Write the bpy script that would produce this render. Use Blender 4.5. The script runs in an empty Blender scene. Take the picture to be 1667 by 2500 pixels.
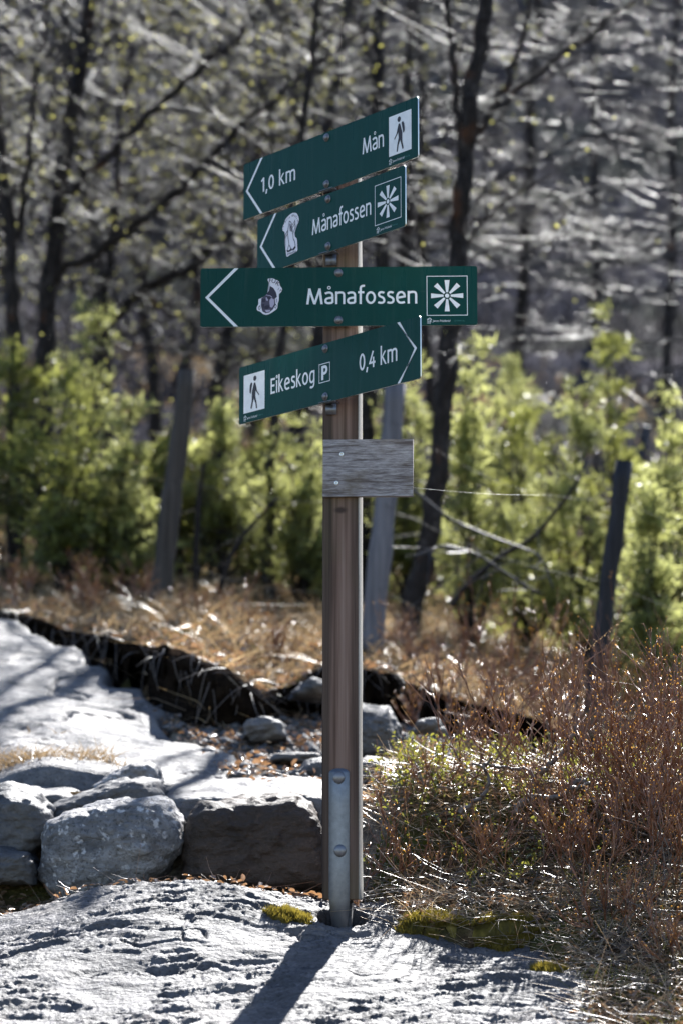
import bpy, math, random
import numpy as np
from mathutils import Vector, Matrix

# ------------------------------------------------------------------ camera, sky, sun, exposure
R = math.radians
SC = bpy.context.scene
COL = SC.collection
FPX, PITCH, CAMY, CAMZ = 5903.0, R(8.992), -6.45, 0.067      # focal length in pixels of the 1667 x 2500 photograph
SUN_AZ, SUN_EL = R(14.5), R(42.0)

cd = bpy.data.cameras.new('camera'); cam = bpy.data.objects.new('camera', cd); COL.objects.link(cam)
cam.location = (0, CAMY, CAMZ); cam.rotation_euler = (R(90) + PITCH, 0, 0)
cd.sensor_fit = 'AUTO'; cd.sensor_width = 36.0; cd.lens = 85.0
cd.clip_start = 0.05; cd.clip_end = 2000
cd.dof.use_dof = True; cd.dof.focus_distance = 6.38; cd.dof.aperture_fstop = 2.7; cd.dof.aperture_blades = 0
SC.camera = cam

W = bpy.data.worlds.new('World'); SC.world = W; W.use_nodes = True
wn = W.node_tree; bg = wn.nodes['Background']
sky = wn.nodes.new('ShaderNodeTexSky'); sky.sky_type = 'NISHITA'; sky.sun_disc = False
sky.sun_elevation = SUN_EL; sky.sun_rotation = SUN_AZ; sky.altitude = 200; sky.air_density = 1.0; sky.dust_density = 0.4; sky.ozone_density = 2.0
wn.links.new(sky.outputs[0], bg.inputs[0]); bg.inputs[1].default_value = 0.067
ld = bpy.data.lights.new('sun', 'SUN'); ld.energy = 5.0; ld.angle = R(0.5); ld.color = (1.0, 0.98, 0.95)
sun = bpy.data.objects.new('sun', ld); COL.objects.link(sun); sun.location = (3, 12, 14)
SV = Vector((math.sin(SUN_AZ) * math.cos(SUN_EL), math.cos(SUN_AZ) * math.cos(SUN_EL), math.sin(SUN_EL)))
sun.rotation_euler = SV.to_track_quat('Z', 'Y').to_euler()
SC.view_settings.view_transform = 'Standard'; SC.view_settings.look = 'None'
SC.view_settings.gamma = 1.0; SC.view_settings.exposure = 1.95
SC.cycles.max_bounces = 6; SC.cycles.transparent_max_bounces = 4; SC.cycles.use_denoising = True
SC.cycles.sample_clamp_indirect = 6.0

rng = np.random.default_rng(7)

# ------------------------------------------------------------------ geometry helpers
def D(px, py, Y):
    """world point at depth plane y=Y seen at photo pixel (px,py)"""
    c, s = math.cos(PITCH), math.sin(PITCH)
    a, b = (px - 833.5) / FPX, (py - 1250) / FPX
    d = np.array([a, c + b * s, s - b * c])
    t = (Y - CAMY) / d[1]
    return np.array([0, CAMY, CAMZ]) + d * t

def smooth(a, b, x):
    t = np.clip((np.asarray(x, float) - a) / (b - a), 0, 1)
    return t * t * (3 - 2 * t)

def _h(ix, iy, iz, s):
    n = (ix * 374761393 + iy * 668265263 + iz * 1274126177 + s * 974634777) & 0xffffffff
    n = ((n ^ (n >> 13)) * 1274126177) & 0xffffffff
    n = n ^ (n >> 16)
    return (n & 0xffffff) / float(0xffffff)

def vnoise(x, y, z=0.0, s=0):
    x, y, z = np.broadcast_arrays(np.asarray(x, float), np.asarray(y, float), np.asarray(z, float))
    ix, iy, iz = np.floor(x).astype(np.int64), np.floor(y).astype(np.int64), np.floor(z).astype(np.int64)
    fx, fy, fz = x - ix, y - iy, z - iz
    fx, fy, fz = [f * f * f * (f * (f * 6 - 15) + 10) for f in (fx, fy, fz)]
    r = 0
    for dx in (0, 1):
        for dy in (0, 1):
            for dz in (0, 1):
                w = (fx if dx else 1 - fx) * (fy if dy else 1 - fy) * (fz if dz else 1 - fz)
                r = r + w * _h(ix + dx, iy + dy, iz + dz, s)
    return r * 2 - 1

def fbm(x, y, z=0.0, o=4, s=0, g=0.5):
    r, a, f = 0, 1.0, 1.0
    for k in range(o):
        r = r + a * vnoise(np.asarray(x) * f, np.asarray(y) * f, np.asarray(z) * f, s + k * 17)
        a *= g; f *= 2.03
    return r

def link(name, me, mats, parent=None, smooth_=False):
    o = bpy.data.objects.new(name, me); COL.objects.link(o)
    for m in (mats if isinstance(mats, (list, tuple)) else [mats]):
        me.materials.append(m)
    if parent is not None: o.parent = parent
    if smooth_:
        me.polygons.foreach_set('use_smooth', np.ones(len(me.polygons), bool))
    return o

class Geo:
    def __init__(self): self.v = []; self.q = []; self.t = []; self.n = 0; self.qm = []; self.tm = []
    def add(self, v, q=None, t=None, m=0):
        v = np.asarray(v, float).reshape(-1, 3)
        if q is not None and len(q):
            q = np.asarray(q, np.int64).reshape(-1, 4); self.q.append(q + self.n); self.qm.append(np.full(len(q), m))
        if t is not None and len(t):
            t = np.asarray(t, np.int64).reshape(-1, 3); self.t.append(t + self.n); self.tm.append(np.full(len(t), m))
        self.v.append(v); self.n += len(v); return self
    def poly(self, pts, m=0):                      # fan
        k = len(pts); return self.add(pts, t=[(0, i, i + 1) for i in range(1, k - 1)], m=m)
    def tube(self, pts, rad, sides=5, cap=True, m=0):
        pts = np.asarray(pts, float); rad = np.broadcast_to(np.asarray(rad, float), (len(pts),))
        tg = np.gradient(pts, axis=0); tg /= np.linalg.norm(tg, axis=1)[:, None] + 1e-12
        ref = np.array([0.31, 0.9, 0.2]) if abs(tg[:, 1]).max() < 0.9 else np.array([0.9, 0.1, 0.3])
        u = np.cross(tg, ref); u /= np.linalg.norm(u, axis=1)[:, None] + 1e-12
        w = np.cross(tg, u)
        a = np.arange(sides) * 2 * np.pi / sides
        ring = pts[:, None] + rad[:, None, None] * (np.cos(a)[None, :, None] * u[:, None] + np.sin(a)[None, :, None] * w[:, None])
        n = len(pts); i = np.arange(n - 1)[:, None] * sides; j = np.arange(sides)[None]; j2 = (j + 1) % sides
        q = np.stack([i + j, i + j2, i + sides + j2, i + sides + j], -1).reshape(-1, 4)
        t = []
        if cap:
            for k in range(1, sides - 1):
                t.append((0, k + 1, k)); t.append(((n - 1) * sides, (n - 1) * sides + k, (n - 1) * sides + k + 1))
        return self.add(ring.reshape(-1, 3), q, t if cap else None, m)
    def twigs(self, p, d, L, r0, r1, bend, npt=3, sides=3, m=0):
        """many thin tubes at once: start p, direction d, length L, bend vector"""
        N = len(p)
        if not N: return self
        d = d / (np.linalg.norm(d, axis=1)[:, None] + 1e-9)
        s = np.linspace(0, 1, npt)
        L = np.broadcast_to(L, (N,)); r0 = np.broadcast_to(r0, (N,)); r1 = np.broadcast_to(r1, (N,))
        c = p[:, None] + d[:, None] * (L[:, None] * s)[..., None] + bend[:, None] * (s ** 2)[None, :, None] * L[:, None, None]
        ref = np.array([0.3, 0.8, 0.52]); u = np.cross(d, ref); u /= np.linalg.norm(u, axis=1)[:, None] + 1e-9; w = np.cross(d, u)
        a = np.arange(sides) * 2 * np.pi / sides
        rad = r0[:, None] * (1 - s) + r1[:, None] * s
        ring = c[:, :, None] + rad[:, :, None, None] * (np.cos(a)[:, None] * u[:, None, None] + np.sin(a)[:, None] * w[:, None, None])
        b = np.arange(N)[:, None, None] * npt * sides; i = np.arange(npt - 1)[None, :, None] * sides
        j = np.arange(sides)[None, None]; j2 = (j + 1) % sides
        q = np.stack([b + i + j, b + i + j2, b + i + sides + j2, b + i + sides + j], -1).reshape(-1, 4)
        return self.add(ring.reshape(-1, 3), q, m=m)
    def blades(self, p, d, L, w, bend, m=0):
        N = len(p); d = d / (np.linalg.norm(d, axis=1)[:, None] + 1e-9)
        L = np.broadcast_to(L, (N,))[:, None]; w = np.broadcast_to(w, (N,))[:, None]
        rv = rng.normal(size=(N, 3)); sd = np.cross(d, rv); sd /= np.linalg.norm(sd, axis=1)[:, None] + 1e-9
        mid = p + d * L * .55 + bend * L * .3; tip = p + d * L + bend * L
        v = np.stack([p - sd * w / 2, p + sd * w / 2, mid + sd * w * .4, mid - sd * w * .4, tip], 1)
        b = np.arange(N)[:, None] * 5
        return self.add(v.reshape(-1, 3), b + np.array([0, 1, 2, 3]), b + np.array([3, 2, 4]), m)
    def leaves(self, p, ax, nrm, L, w, fold=0.25, m=0):
        N = len(p); ax = ax / (np.linalg.norm(ax, axis=1)[:, None] + 1e-9)
        sd = np.cross(ax, nrm); sd /= np.linalg.norm(sd, axis=1)[:, None] + 1e-9; up = np.cross(sd, ax)
        L = np.broadcast_to(L, (N,))[:, None]; w = np.broadcast_to(w, (N,))[:, None]
        e = up * w * fold
        v = np.stack([p, p + ax * L * .35 + sd * w * .5 + e, p + ax * L * .75 + sd * w * .38 + e, p + ax * L,
                      p + ax * L * .75 - sd * w * .38 + e, p + ax * L * .35 - sd * w * .5 + e], 1)
        b = np.arange(N)[:, None] * 6
        return self.add(v.reshape(-1, 3), np.concatenate([b + np.array([0, 1, 2, 3]), b + np.array([0, 3, 4, 5])]), m=m)
    def build(self, name, mats, parent=None, smooth_=False):
        me = bpy.data.meshes.new(name)
        v = np.concatenate(self.v) if self.v else np.zeros((0, 3))
        q = np.concatenate(self.q) if self.q else np.zeros((0, 4), np.int64)
        t = np.concatenate(self.t) if self.t else np.zeros((0, 3), np.int64)
        me.vertices.add(len(v)); me.vertices.foreach_set('co', v.ravel())
        me.loops.add(q.size + t.size); me.polygons.add(len(q) + len(t))
        me.loops.foreach_set('vertex_index', np.concatenate([q.ravel(), t.ravel()]).astype(np.int32))
        st = np.concatenate([np.arange(len(q)) * 4, q.size + np.arange(len(t)) * 3]).astype(np.int32)
        me.polygons.foreach_set('loop_start', st)
        mi = np.concatenate((self.qm + self.tm) or [np.zeros(0)]).astype(np.int32)
        if len(mi) and mi.any(): me.polygons.foreach_set('material_index', mi)
        me.update(calc_edges=True); me.validate()
        return link(name, me, mats, parent, smooth_)

def box(g, c, s, m=0, rot=None):
    c = np.asarray(c, float); s = np.asarray(s, float) / 2
    v = np.array([(x, y, z) for z in (-1, 1) for y in (-1, 1) for x in (-1, 1)]) * s
    if rot is not None: v = v @ np.asarray(rot).T
    return g.add(v + c, [(0, 2, 3, 1), (4, 5, 7, 6), (0, 1, 5, 4), (2, 6, 7, 3), (0, 4, 6, 2), (1, 3, 7, 5)], m=m)

def tag(o, label=None, cat=None, group=None, kind=None):
    if label: o['label'] = label
    if cat: o['category'] = cat
    if group: o['group'] = group
    if kind: o['kind'] = kind
    return o

def empty(name, loc=(0, 0, 0), rz=0, parent=None):
    o = bpy.data.objects.new(name, None); COL.objects.link(o); o.location = loc; o.rotation_euler = (0, 0, rz)
    o.empty_display_size = .05
    if parent: o.parent = parent
    return o

def bevel(o, w, seg=2):
    m = o.modifiers.new('bevel', 'BEVEL'); m.width = w; m.segments = seg; m.limit_method = 'ANGLE'
    return o

# ------------------------------------------------------------------ materials
class Mat:
    def __init__(self, name):
        self.m = bpy.data.materials.new(name); self.m.use_nodes = True
        self.nt = self.m.node_tree; self.N = self.nt.nodes; self.b = self.N['Principled BSDF']; self.out = self.N['Material Output']
    def n(self, t, **k):
        x = self.N.new(t)
        for a, b in k.items(): setattr(x, a, b)
        return x
    def l(self, a, b): self.nt.links.new(a, b)
    def coord(self, scale=(1, 1, 1), rot=(0, 0, 0), obj=True):
        c = self.n('ShaderNodeTexCoord'); mp = self.n('ShaderNodeMapping')
        mp.inputs['Scale'].default_value = scale; mp.inputs['Rotation'].default_value = rot
        self.l(c.outputs['Object'], mp.inputs['Vector']); return mp.outputs[0]
    def noise(self, vec, scale, detail=4, rough=.55, dist=0.0):
        x = self.n('ShaderNodeTexNoise'); x.inputs['Scale'].default_value = scale; x.inputs['Detail'].default_value = detail
        x.inputs['Roughness'].default_value = rough; x.inputs['Distortion'].default_value = dist
        self.l(vec, x.inputs['Vector']); return x.outputs['Fac']
    def ramp(self, fac, stops):
        r = self.n('ShaderNodeValToRGB'); e = r.color_ramp.elements
        while len(e) < len(stops): e.new(.5)
        for k, (p, c) in zip(e, stops):
            k.position = p; k.color = (*c, 1) if len(c) == 3 else c
        self.l(fac, r.inputs[0]); return r.outputs[0]
    def mix(self, f, a, b, mode='MIX'):
        x = self.n('ShaderNodeMix', data_type='RGBA', blend_type=mode)
        for s, v in ((x.inputs[0], f), (x.inputs[6], a), (x.inputs[7], b)):
            if hasattr(v, 'links') or hasattr(v, 'is_linked'): self.l(v, s)
            elif isinstance(v, (int, float)): s.default_value = v
            else: s.default_value = (*v, 1)
        return x.outputs[2]
    def math(self, op, a, b=0.0):
        x = self.n('ShaderNodeMath', operation=op)
        for s, v in ((x.inputs[0], a), (x.inputs[1], b)):
            if hasattr(v, 'is_linked'): self.l(v, s)
            else: s.default_value = v
        return x.outputs[0]
    def bump(self, h, strength=.5, dist=.01, prev=None):
        x = self.n('ShaderNodeBump'); x.inputs['Strength'].default_value = strength; x.inputs['Distance'].default_value = dist
        self.l(h, x.inputs['Height'])
        if prev is not None: self.l(prev, x.inputs['Normal'])
        return x.outputs[0]
    def set(self, color=None, rough=None, spec=None, metal=None, normal=None):
        b = self.b
        for k, v in (('Base Color', color), ('Roughness', rough), ('Specular IOR Level', spec), ('Metallic', metal), ('Normal', normal)):
            if v is None: continue
            if hasattr(v, 'is_linked'): self.l(v, b.inputs[k])
            else: b.inputs[k].default_value = (*v, 1) if k == 'Base Color' else v
        return self
    def translucent(self, color, fac=.5):
        t = self.n('ShaderNodeBsdfTranslucent'); mx = self.n('ShaderNodeMixShader'); mx.inputs[0].default_value = fac
        if hasattr(color, 'is_linked'): self.l(color, t.inputs[0])
        else: t.inputs[0].default_value = (*color, 1)
        self.l(self.b.outputs[0], mx.inputs[1]); self.l(t.outputs[0], mx.inputs[2]); self.l(mx.outputs[0], self.out.inputs[0])
        return self

def plain(name, c, rough=.5, metal=0.0, spec=.5):
    return Mat(name).set(c, rough, spec, metal).m

def leafmat(name, stops, tcol, fac=.5, scale=9.0, rough=.45, spec=.4):
    m = Mat(name); v = m.coord()
    f = m.noise(v, scale, 3, .7)
    c = m.ramp(f, stops)
    m.set(c, rough, spec)
    m.translucent(m.mix(.75, c, tcol), fac)
    return m.m

def rockmat(name, dark, light, warm=None, spots=.5, rot=(0, 0, R(-14)), bumpk=.6, rough=.64, speck=.5):
    m = Mat(name); v = m.coord(); vs = m.coord((1, 2.6, 2.6), rot)
    a = m.noise(vs, 9, 6, .62); b = m.noise(v, 95, 4, .7); c = m.noise(v, 3.1, 5, .6)
    col = m.ramp(a, [(.3, dark), (.68, light)])
    col = m.mix(m.math('MULTIPLY', m.ramp(c, [(.42, (1, 1, 1)), (.56, (0, 0, 0))]), .6), col, tuple(x * .55 for x in dark))
    col = m.mix(m.math('MULTIPLY', m.ramp(b, [(.34, (1, 1, 1)), (.50, (0, 0, 0))]), speck), col, tuple(x * .35 for x in dark))
    sp = m.noise(v, 42, 3, .6)
    col = m.mix(m.math('MULTIPLY', m.ramp(sp, [(.58, (0, 0, 0)), (.68, (1, 1, 1))]), spots), col, tuple(min(1, x * 1.45) for x in light))
    if warm: col = m.mix(m.ramp(c, [(.5, (0, 0, 0)), (.72, (.8, .8, .8))]), col, warm)
    n1 = m.bump(b, bumpk, .006); n2 = m.bump(a, bumpk, .02, n1)
    return m.set(col, rough, .42, 0, n2).m

MT = {}
KNOTZ = 1.085
def build_mats():
    # weathered pressure-treated post
    m = Mat('post_wood'); v = m.coord((75, 75, 1.3)); v2 = m.coord((9, 9, .55)); v3 = m.coord((6, 6, 2.0)); v4 = m.coord((320, 320, 4))
    g = m.noise(v, 1.0, 5, .6); s = m.noise(v2, 1.0, 3, .5); a = m.noise(v3, 1.0, 4, .6); fi = m.noise(v4, 1, 3, .6)
    col = m.ramp(g, [(.30, (.052, .026, .017)), (.5, (.165, .100, .078)), (.70, (.25, .170, .140))])
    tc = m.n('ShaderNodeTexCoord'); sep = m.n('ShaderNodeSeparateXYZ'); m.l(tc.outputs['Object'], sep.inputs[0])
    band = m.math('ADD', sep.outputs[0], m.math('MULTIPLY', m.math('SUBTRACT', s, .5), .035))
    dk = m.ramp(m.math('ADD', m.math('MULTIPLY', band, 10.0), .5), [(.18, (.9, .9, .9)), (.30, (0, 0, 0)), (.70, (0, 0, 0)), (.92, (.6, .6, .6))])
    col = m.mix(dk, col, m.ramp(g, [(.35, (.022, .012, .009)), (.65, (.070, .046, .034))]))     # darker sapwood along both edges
    col = m.mix(m.math('MULTIPLY', m.ramp(a, [(.50, (0, 0, 0)), (.7, (1, 1, 1))]), .5), col, (.085, .078, .030))
    kn = m.n('ShaderNodeVectorMath', operation='DISTANCE'); mpk = m.n('ShaderNodeMapping'); mpk.inputs['Scale'].default_value = (1, 1, 1.9); m.l(tc.outputs['Object'], mpk.inputs[0])
    m.l(mpk.outputs[0], kn.inputs[0]); kn.inputs[1].default_value = (.0, -.049, KNOTZ * 1.9)
    col = m.mix(m.ramp(kn.outputs['Value'], [(.010, (.85, .85, .85)), (.017, (.3, .3, .3)), (.022, (0, 0, 0))]), col, (.03, .016, .012))
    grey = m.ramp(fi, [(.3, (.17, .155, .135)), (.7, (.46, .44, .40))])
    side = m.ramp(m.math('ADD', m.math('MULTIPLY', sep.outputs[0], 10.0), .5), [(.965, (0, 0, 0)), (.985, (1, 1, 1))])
    col = m.mix(side, col, grey)                                   # weathered grey right face, its colour lightened for the grazing sun
    nb = m.bump(g, .5, .004); nb = m.bump(fi, .35, .002, nb)
    MT['post'] = m.set(col, .72, .35, 0, nb).m
    # grey weathered board
    m = Mat('board_wood'); v = m.coord((5.5, 60, 70)); v2 = m.coord((26, 190, 210)); v3 = m.coord((5, 5, 9))
    g = m.noise(v, 1, 5, .65, .4); f = m.noise(v2, 1, 4, .7, .3); c = m.noise(v3, 1.6, 4, .6)
    col = m.ramp(f, [(.28, (.10, .085, .085)), (.5, (.30, .275, .285)), (.72, (.48, .455, .465))])
    col = m.mix(m.ramp(g, [(.36, (.85, .85, .85)), (.5, (0, 0, 0))]), col, (.07, .05, .045))
    col = m.mix(m.math('MULTIPLY', m.ramp(c, [(.52, (0, 0, 0)), (.68, (1, 1, 1))]), .6), col, (.12, .09, .06))
    nb = m.bump(f, .7, .003); nb = m.bump(g, .6, .004, nb)
    MT['board'] = m.set(col, .8, .3, 0, nb).m
    # enamelled sign green
    m = Mat('sign_green'); v = m.coord((1, 1, 1)); f = m.noise(v, 350, 2, .5); d = m.noise(v, 14, 5, .7); st = m.noise(m.coord((60, 60, 5)), 1, 3, .6)
    col = m.mix(m.math('MULTIPLY', m.ramp(d, [(.5, (0, 0, 0)), (.75, (1, 1, 1))]), .35), (.0004, .042, .035), (.004, .064, .054))
    run = m.noise(m.coord((38, 38, 2.2)), 1, 4, .65); col = m.mix(m.math('MULTIPLY', m.ramp(run, [(.54, (0, 0, 0)), (.74, (1, 1, 1))]), .22), col, (.05, .085, .075))
    sc_ = m.noise(m.coord((5, 5, 90), (0, R(35), 0)), 1, 3, .7); col = m.mix(m.math('MULTIPLY', m.ramp(sc_, [(.70, (0, 0, 0)), (.74, (1, 1, 1))]), .25), col, (.08, .13, .12))
    rg = m.ramp(st, [(.3, (.24, .24, .24)), (.7, (.42, .42, .42))])
    MT['green'] = m.set(col, rg, .12, 0, m.bump(f, .08, .001)).m
    m = Mat('sign_white'); d = m.noise(m.coord(), 30, 4, .7)
    MT['white'] = m.set(m.ramp(d, [(.3, (.70, .71, .74)), (.6, (.82, .83, .86))]), .35, .4).m
    MT['black'] = plain('sign_black', (.012, .008, .014), .45)
    MT['faint'] = plain('faint_print', (.02, .16, .14), .4)
    MT['alu'] = plain('aluminium_edge', (.72, .72, .70), .28, .9)
    m = Mat('zinc'); v = m.coord(); a = m.noise(v, 60, 4, .7); b = m.noise(v, 12, 3)
    col = m.mix(b, m.ramp(a, [(.3, (.13, .14, .165)), (.7, (.25, .265, .30))]), (.17, .18, .21))
    MT['zinc'] = m.set(col, .42, .5, .85, m.bump(a, .15, .002)).m
    MT['bolt'] = plain('bolt_steel', (.20, .20, .22), .42, .7)
    MT['sticker'] = plain('sticker_white', (.74, .72, .80), .4)
    MT['ink'] = plain('sticker_ink', (.012, .008, .03), .5)
    MT['inkgrey'] = plain('sticker_halftone', (.06, .05, .09), .5)
    MT['inklight'] = plain('sticker_light_tone', (.42, .38, .52), .5)
    # rocks
    MT['rock'] = rockmat('bedrock', (.052, .049, .055), (.138, .130, .142), (.112, .096, .086), .4, speck=.9, bumpk=.9)
    MT['slab'] = rockmat('slab_rock', (.072, .070, .076), (.19, .184, .192), (.155, .134, .112), .35, speck=.7, bumpk=.8)
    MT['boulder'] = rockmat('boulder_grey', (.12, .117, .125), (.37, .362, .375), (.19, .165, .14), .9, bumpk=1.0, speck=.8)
    MT['boulder_brown'] = rockmat('boulder_brown', (.032, .021, .016), (.078, .053, .041), (.070, .042, .028), .4, bumpk=.8, speck=.5)
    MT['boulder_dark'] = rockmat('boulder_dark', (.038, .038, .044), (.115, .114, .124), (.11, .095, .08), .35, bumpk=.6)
    # ground
    m = Mat('ground_cover'); v = m.coord(); a = m.noise(v, 2.3, 6, .65); b = m.noise(v, 28, 5, .7); c = m.noise(v, .35, 5, .6)
    col = m.ramp(b, [(.3, (.022, .015, .010)), (.5, (.075, .050, .030)), (.72, (.17, .122, .07))])
    col = m.mix(m.ramp(a, [(.48, (0, 0, 0)), (.66, (.8, .8, .8))]), col, (.065, .075, .022))
    at = m.n('ShaderNodeAttribute', attribute_name='zone'); sp = m.n('ShaderNodeSeparateColor'); m.l(at.outputs['Color'], sp.inputs[0])
    path = m.ramp(b, [(.32, (.055, .044, .036)), (.62, (.25, .22, .185))])
    col = m.mix(sp.outputs[0], col, path)
    hill = m.ramp(c, [(.34, (.040, .043, .060)), (.5, (.100, .092, .096)), (.66, (.090, .094, .072))])  # hill tone lifted and blued in place of distant haze
    hill = m.mix(m.ramp(b, [(.4, (.5, .5, .5)), (.6, (0, 0, 0))]), hill, (.030, .028, .033))
    col = m.mix(sp.outputs[1], col, hill)
    MT['ground'] = m.set(col, 1.0, .0, 0, m.bump(b, .8, .03)).m
    m = Mat('peat'); v = m.coord(); b = m.noise(v, 22, 5, .7)
    MT['peat'] = m.set(m.ramp(b, [(.3, (.005, .004, .004)), (.7, (.026, .019, .014))]), 1.0, .0, 0, m.bump(b, .9, .03)).m
    # plants
    m = Mat('bark_dark'); v = m.coord((1, 1, .4)); a = m.noise(v, 30, 5, .7); b = m.noise(m.coord(), 5, 3)
    col = m.ramp(a, [(.35, (.009, .007, .0065)), (.56, (.024, .0185, .017)), (.70, (.07, .06, .056))])
    col = m.mix(m.ramp(b, [(.6, (0, 0, 0)), (.72, (.7, .7, .7))]), col, (.10, .04, .016))
    MT['bark'] = m.set(col, .7, .15, 0, m.bump(a, .6, .01)).m
    m = Mat('twig_bark'); a = m.noise(m.coord(), 6, 3)
    MT['twig'] = m.set(m.ramp(a, [(.35, (.008, .007, .0075)), (.65, (.042, .036, .037))]), .52, .18).m
    m = Mat('pale_branch_bark'); a = m.noise(m.coord(), 14, 4, .7)
    MT['pale'] = m.set(m.ramp(a, [(.35, (.012, .0115, .013)), (.62, (.055, .054, .062))]), .47, .23).m
    MT['budleaf'] = leafmat('opening_leaf', [(.3, (.16, .15, .03)), (.7, (.30, .28, .10))], (.72, .68, .20), .6, 5)
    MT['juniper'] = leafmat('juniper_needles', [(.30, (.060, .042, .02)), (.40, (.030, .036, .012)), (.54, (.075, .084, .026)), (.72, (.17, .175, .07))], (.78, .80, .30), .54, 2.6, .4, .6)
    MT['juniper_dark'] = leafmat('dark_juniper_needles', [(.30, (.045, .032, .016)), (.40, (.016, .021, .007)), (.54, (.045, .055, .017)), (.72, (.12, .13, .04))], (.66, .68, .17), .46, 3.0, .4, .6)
    MT['drygrass'] = leafmat('dry_grass', [(.3, (.06, .036, .02)), (.5, (.12, .080, .044)), (.7, (.30, .23, .14))], (.50, .34, .17), .36, 6.0, .38, .6)
    MT['palegrass'] = leafmat('bleached_grass', [(.3, (.25, .18, .11)), (.5, (.44, .35, .24)), (.7, (.60, .52, .42))], (.75, .52, .26), .35, 8.0, .35, .6)
    MT['litter'] = leafmat('leaf_litter', [(.3, (.09, .055, .04)), (.5, (.22, .155, .115)), (.7, (.40, .33, .27))], (.45, .22, .08), .3, 35.0, .32, .7)
    MT['cowberry'] = leafmat('cowberry_leaves', [(.3, (.016, .026, .009)), (.5, (.038, .056, .016)), (.7, (.085, .095, .028))], (.40, .38, .06), .34, 22.0, .20, .8)
    MT['moss'] = leafmat('moss', [(.3, (.05, .04, .009)), (.5, (.13, .10, .018)), (.7, (.25, .19, .038))], (.42, .33, .05), .36, 45.0, .6, .3)
    m = Mat('heath_twig'); a = m.noise(m.coord(), 16, 3, .6)
    MT['heath'] = m.set(m.ramp(a, [(.3, (.060, .024, .013)), (.5, (.170, .066, .032)), (.7, (.31, .15, .08))]), .30, .6).m
    m = Mat('heath_stem'); a = m.noise(m.coord(), 40, 4, .7)
    MT['heathstem'] = m.set(m.ramp(a, [(.35, (.035, .026, .022)), (.65, (.15, .115, .095))]), .45, .6).m
    MT['bud'] = leafmat('heath_bud', [(.3, (.25, .09, .02)), (.7, (.42, .22, .05))], (.8, .4, .06), .4, 9.0)
    m = Mat('fence_wood'); a = m.noise(m.coord((40, 40, 1.5)), 1, 4, .6)
    MT['fence'] = m.set(m.ramp(a, [(.3, (.022, .018, .016)), (.65, (.075, .062, .055))]), .75, .3, 0, m.bump(a, .5, .006)).m
    MT['fencepale'] = Mat('fence_wood_pale'); m = MT['fencepale']; a = m.noise(m.coord((40, 40, 1.5)), 1, 4, .6)
    MT['fencepale'] = m.set(m.ramp(a, [(.3, (.075, .073, .085)), (.65, (.17, .165, .185))]), .75, .3, 0, m.bump(a, .5, .006)).m
    m = Mat('fence_wood_black'); a = m.noise(m.coord((40, 40, 1.5)), 1, 4, .6)
    MT['fenceblack'] = m.set(m.ramp(a, [(.3, (.008, .008, .011)), (.65, (.028, .028, .034))]), .7, .3, 0, m.bump(a, .5, .006)).m
    MT['wire'] = plain('wire', (.035, .03, .028), .6, .0)
    MT['silk'] = plain('silk', (.9, .85, .8), .2, 0, 1.0)
    m = Mat('thicket_twig'); a = m.noise(m.coord(), .25, 4, .6)
    MT['thicket'] = m.set(m.ramp(a, [(.35, (.014, .013, .015)), (.55, (.036, .031, .031)), (.7, (.075, .070, .052))]), .8, .0).m
build_mats()

# ------------------------------------------------------------------ terrain
BX = [-6, -2.2, -1.37, -1.07, -.845, -.65, -.5, -.36, -.25, -.1, .1, .4, 1.0, 3.0]
BY = [5.2, 4.6, 4.15, 3.70, 3.15, 2.70, 2.45, 2.42, 2.75, 2.95, 3.05, 3.1, 3.2, 3.4]
_ly = [-14, -6.5, -2, -.75, -.3, 0, .12, .42, .56, .68, .95, 1.2, 2, 2.6, 3.15, 4.3, 5.5, 8, 14, 25, 45, 80, 170, 420]
_lz = [-3.2, -1.50, -.70, -.36, -.20, -.07, -.02, .03, .12, .29, .37, .42, .55, .66, .76, 1.02, 1.22, 1.72, 3.4, 7.6, 18.5, 42, 108, 290]
_ry = [-14, -6.5, -2, -1.2, -.75, -.3, 0, .28, .46, .62, 1.0, 1.5, 2.2, 2.6]
_rz = [-3.1, -1.45, -.62, -.385, -.225, -.085, .035, .12, .33, .42, .44, .47, .575, .66]
def bank_h(x): return np.interp(x, [-4, -1.5, -1.1, -.85, -.6, -.42, -.29, -.2, -.05, .2, .5, 1, 3], [.09, .10, .13, .18, .20, .16, .06, .08, .15, .16, .08, .05, .03])
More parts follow.
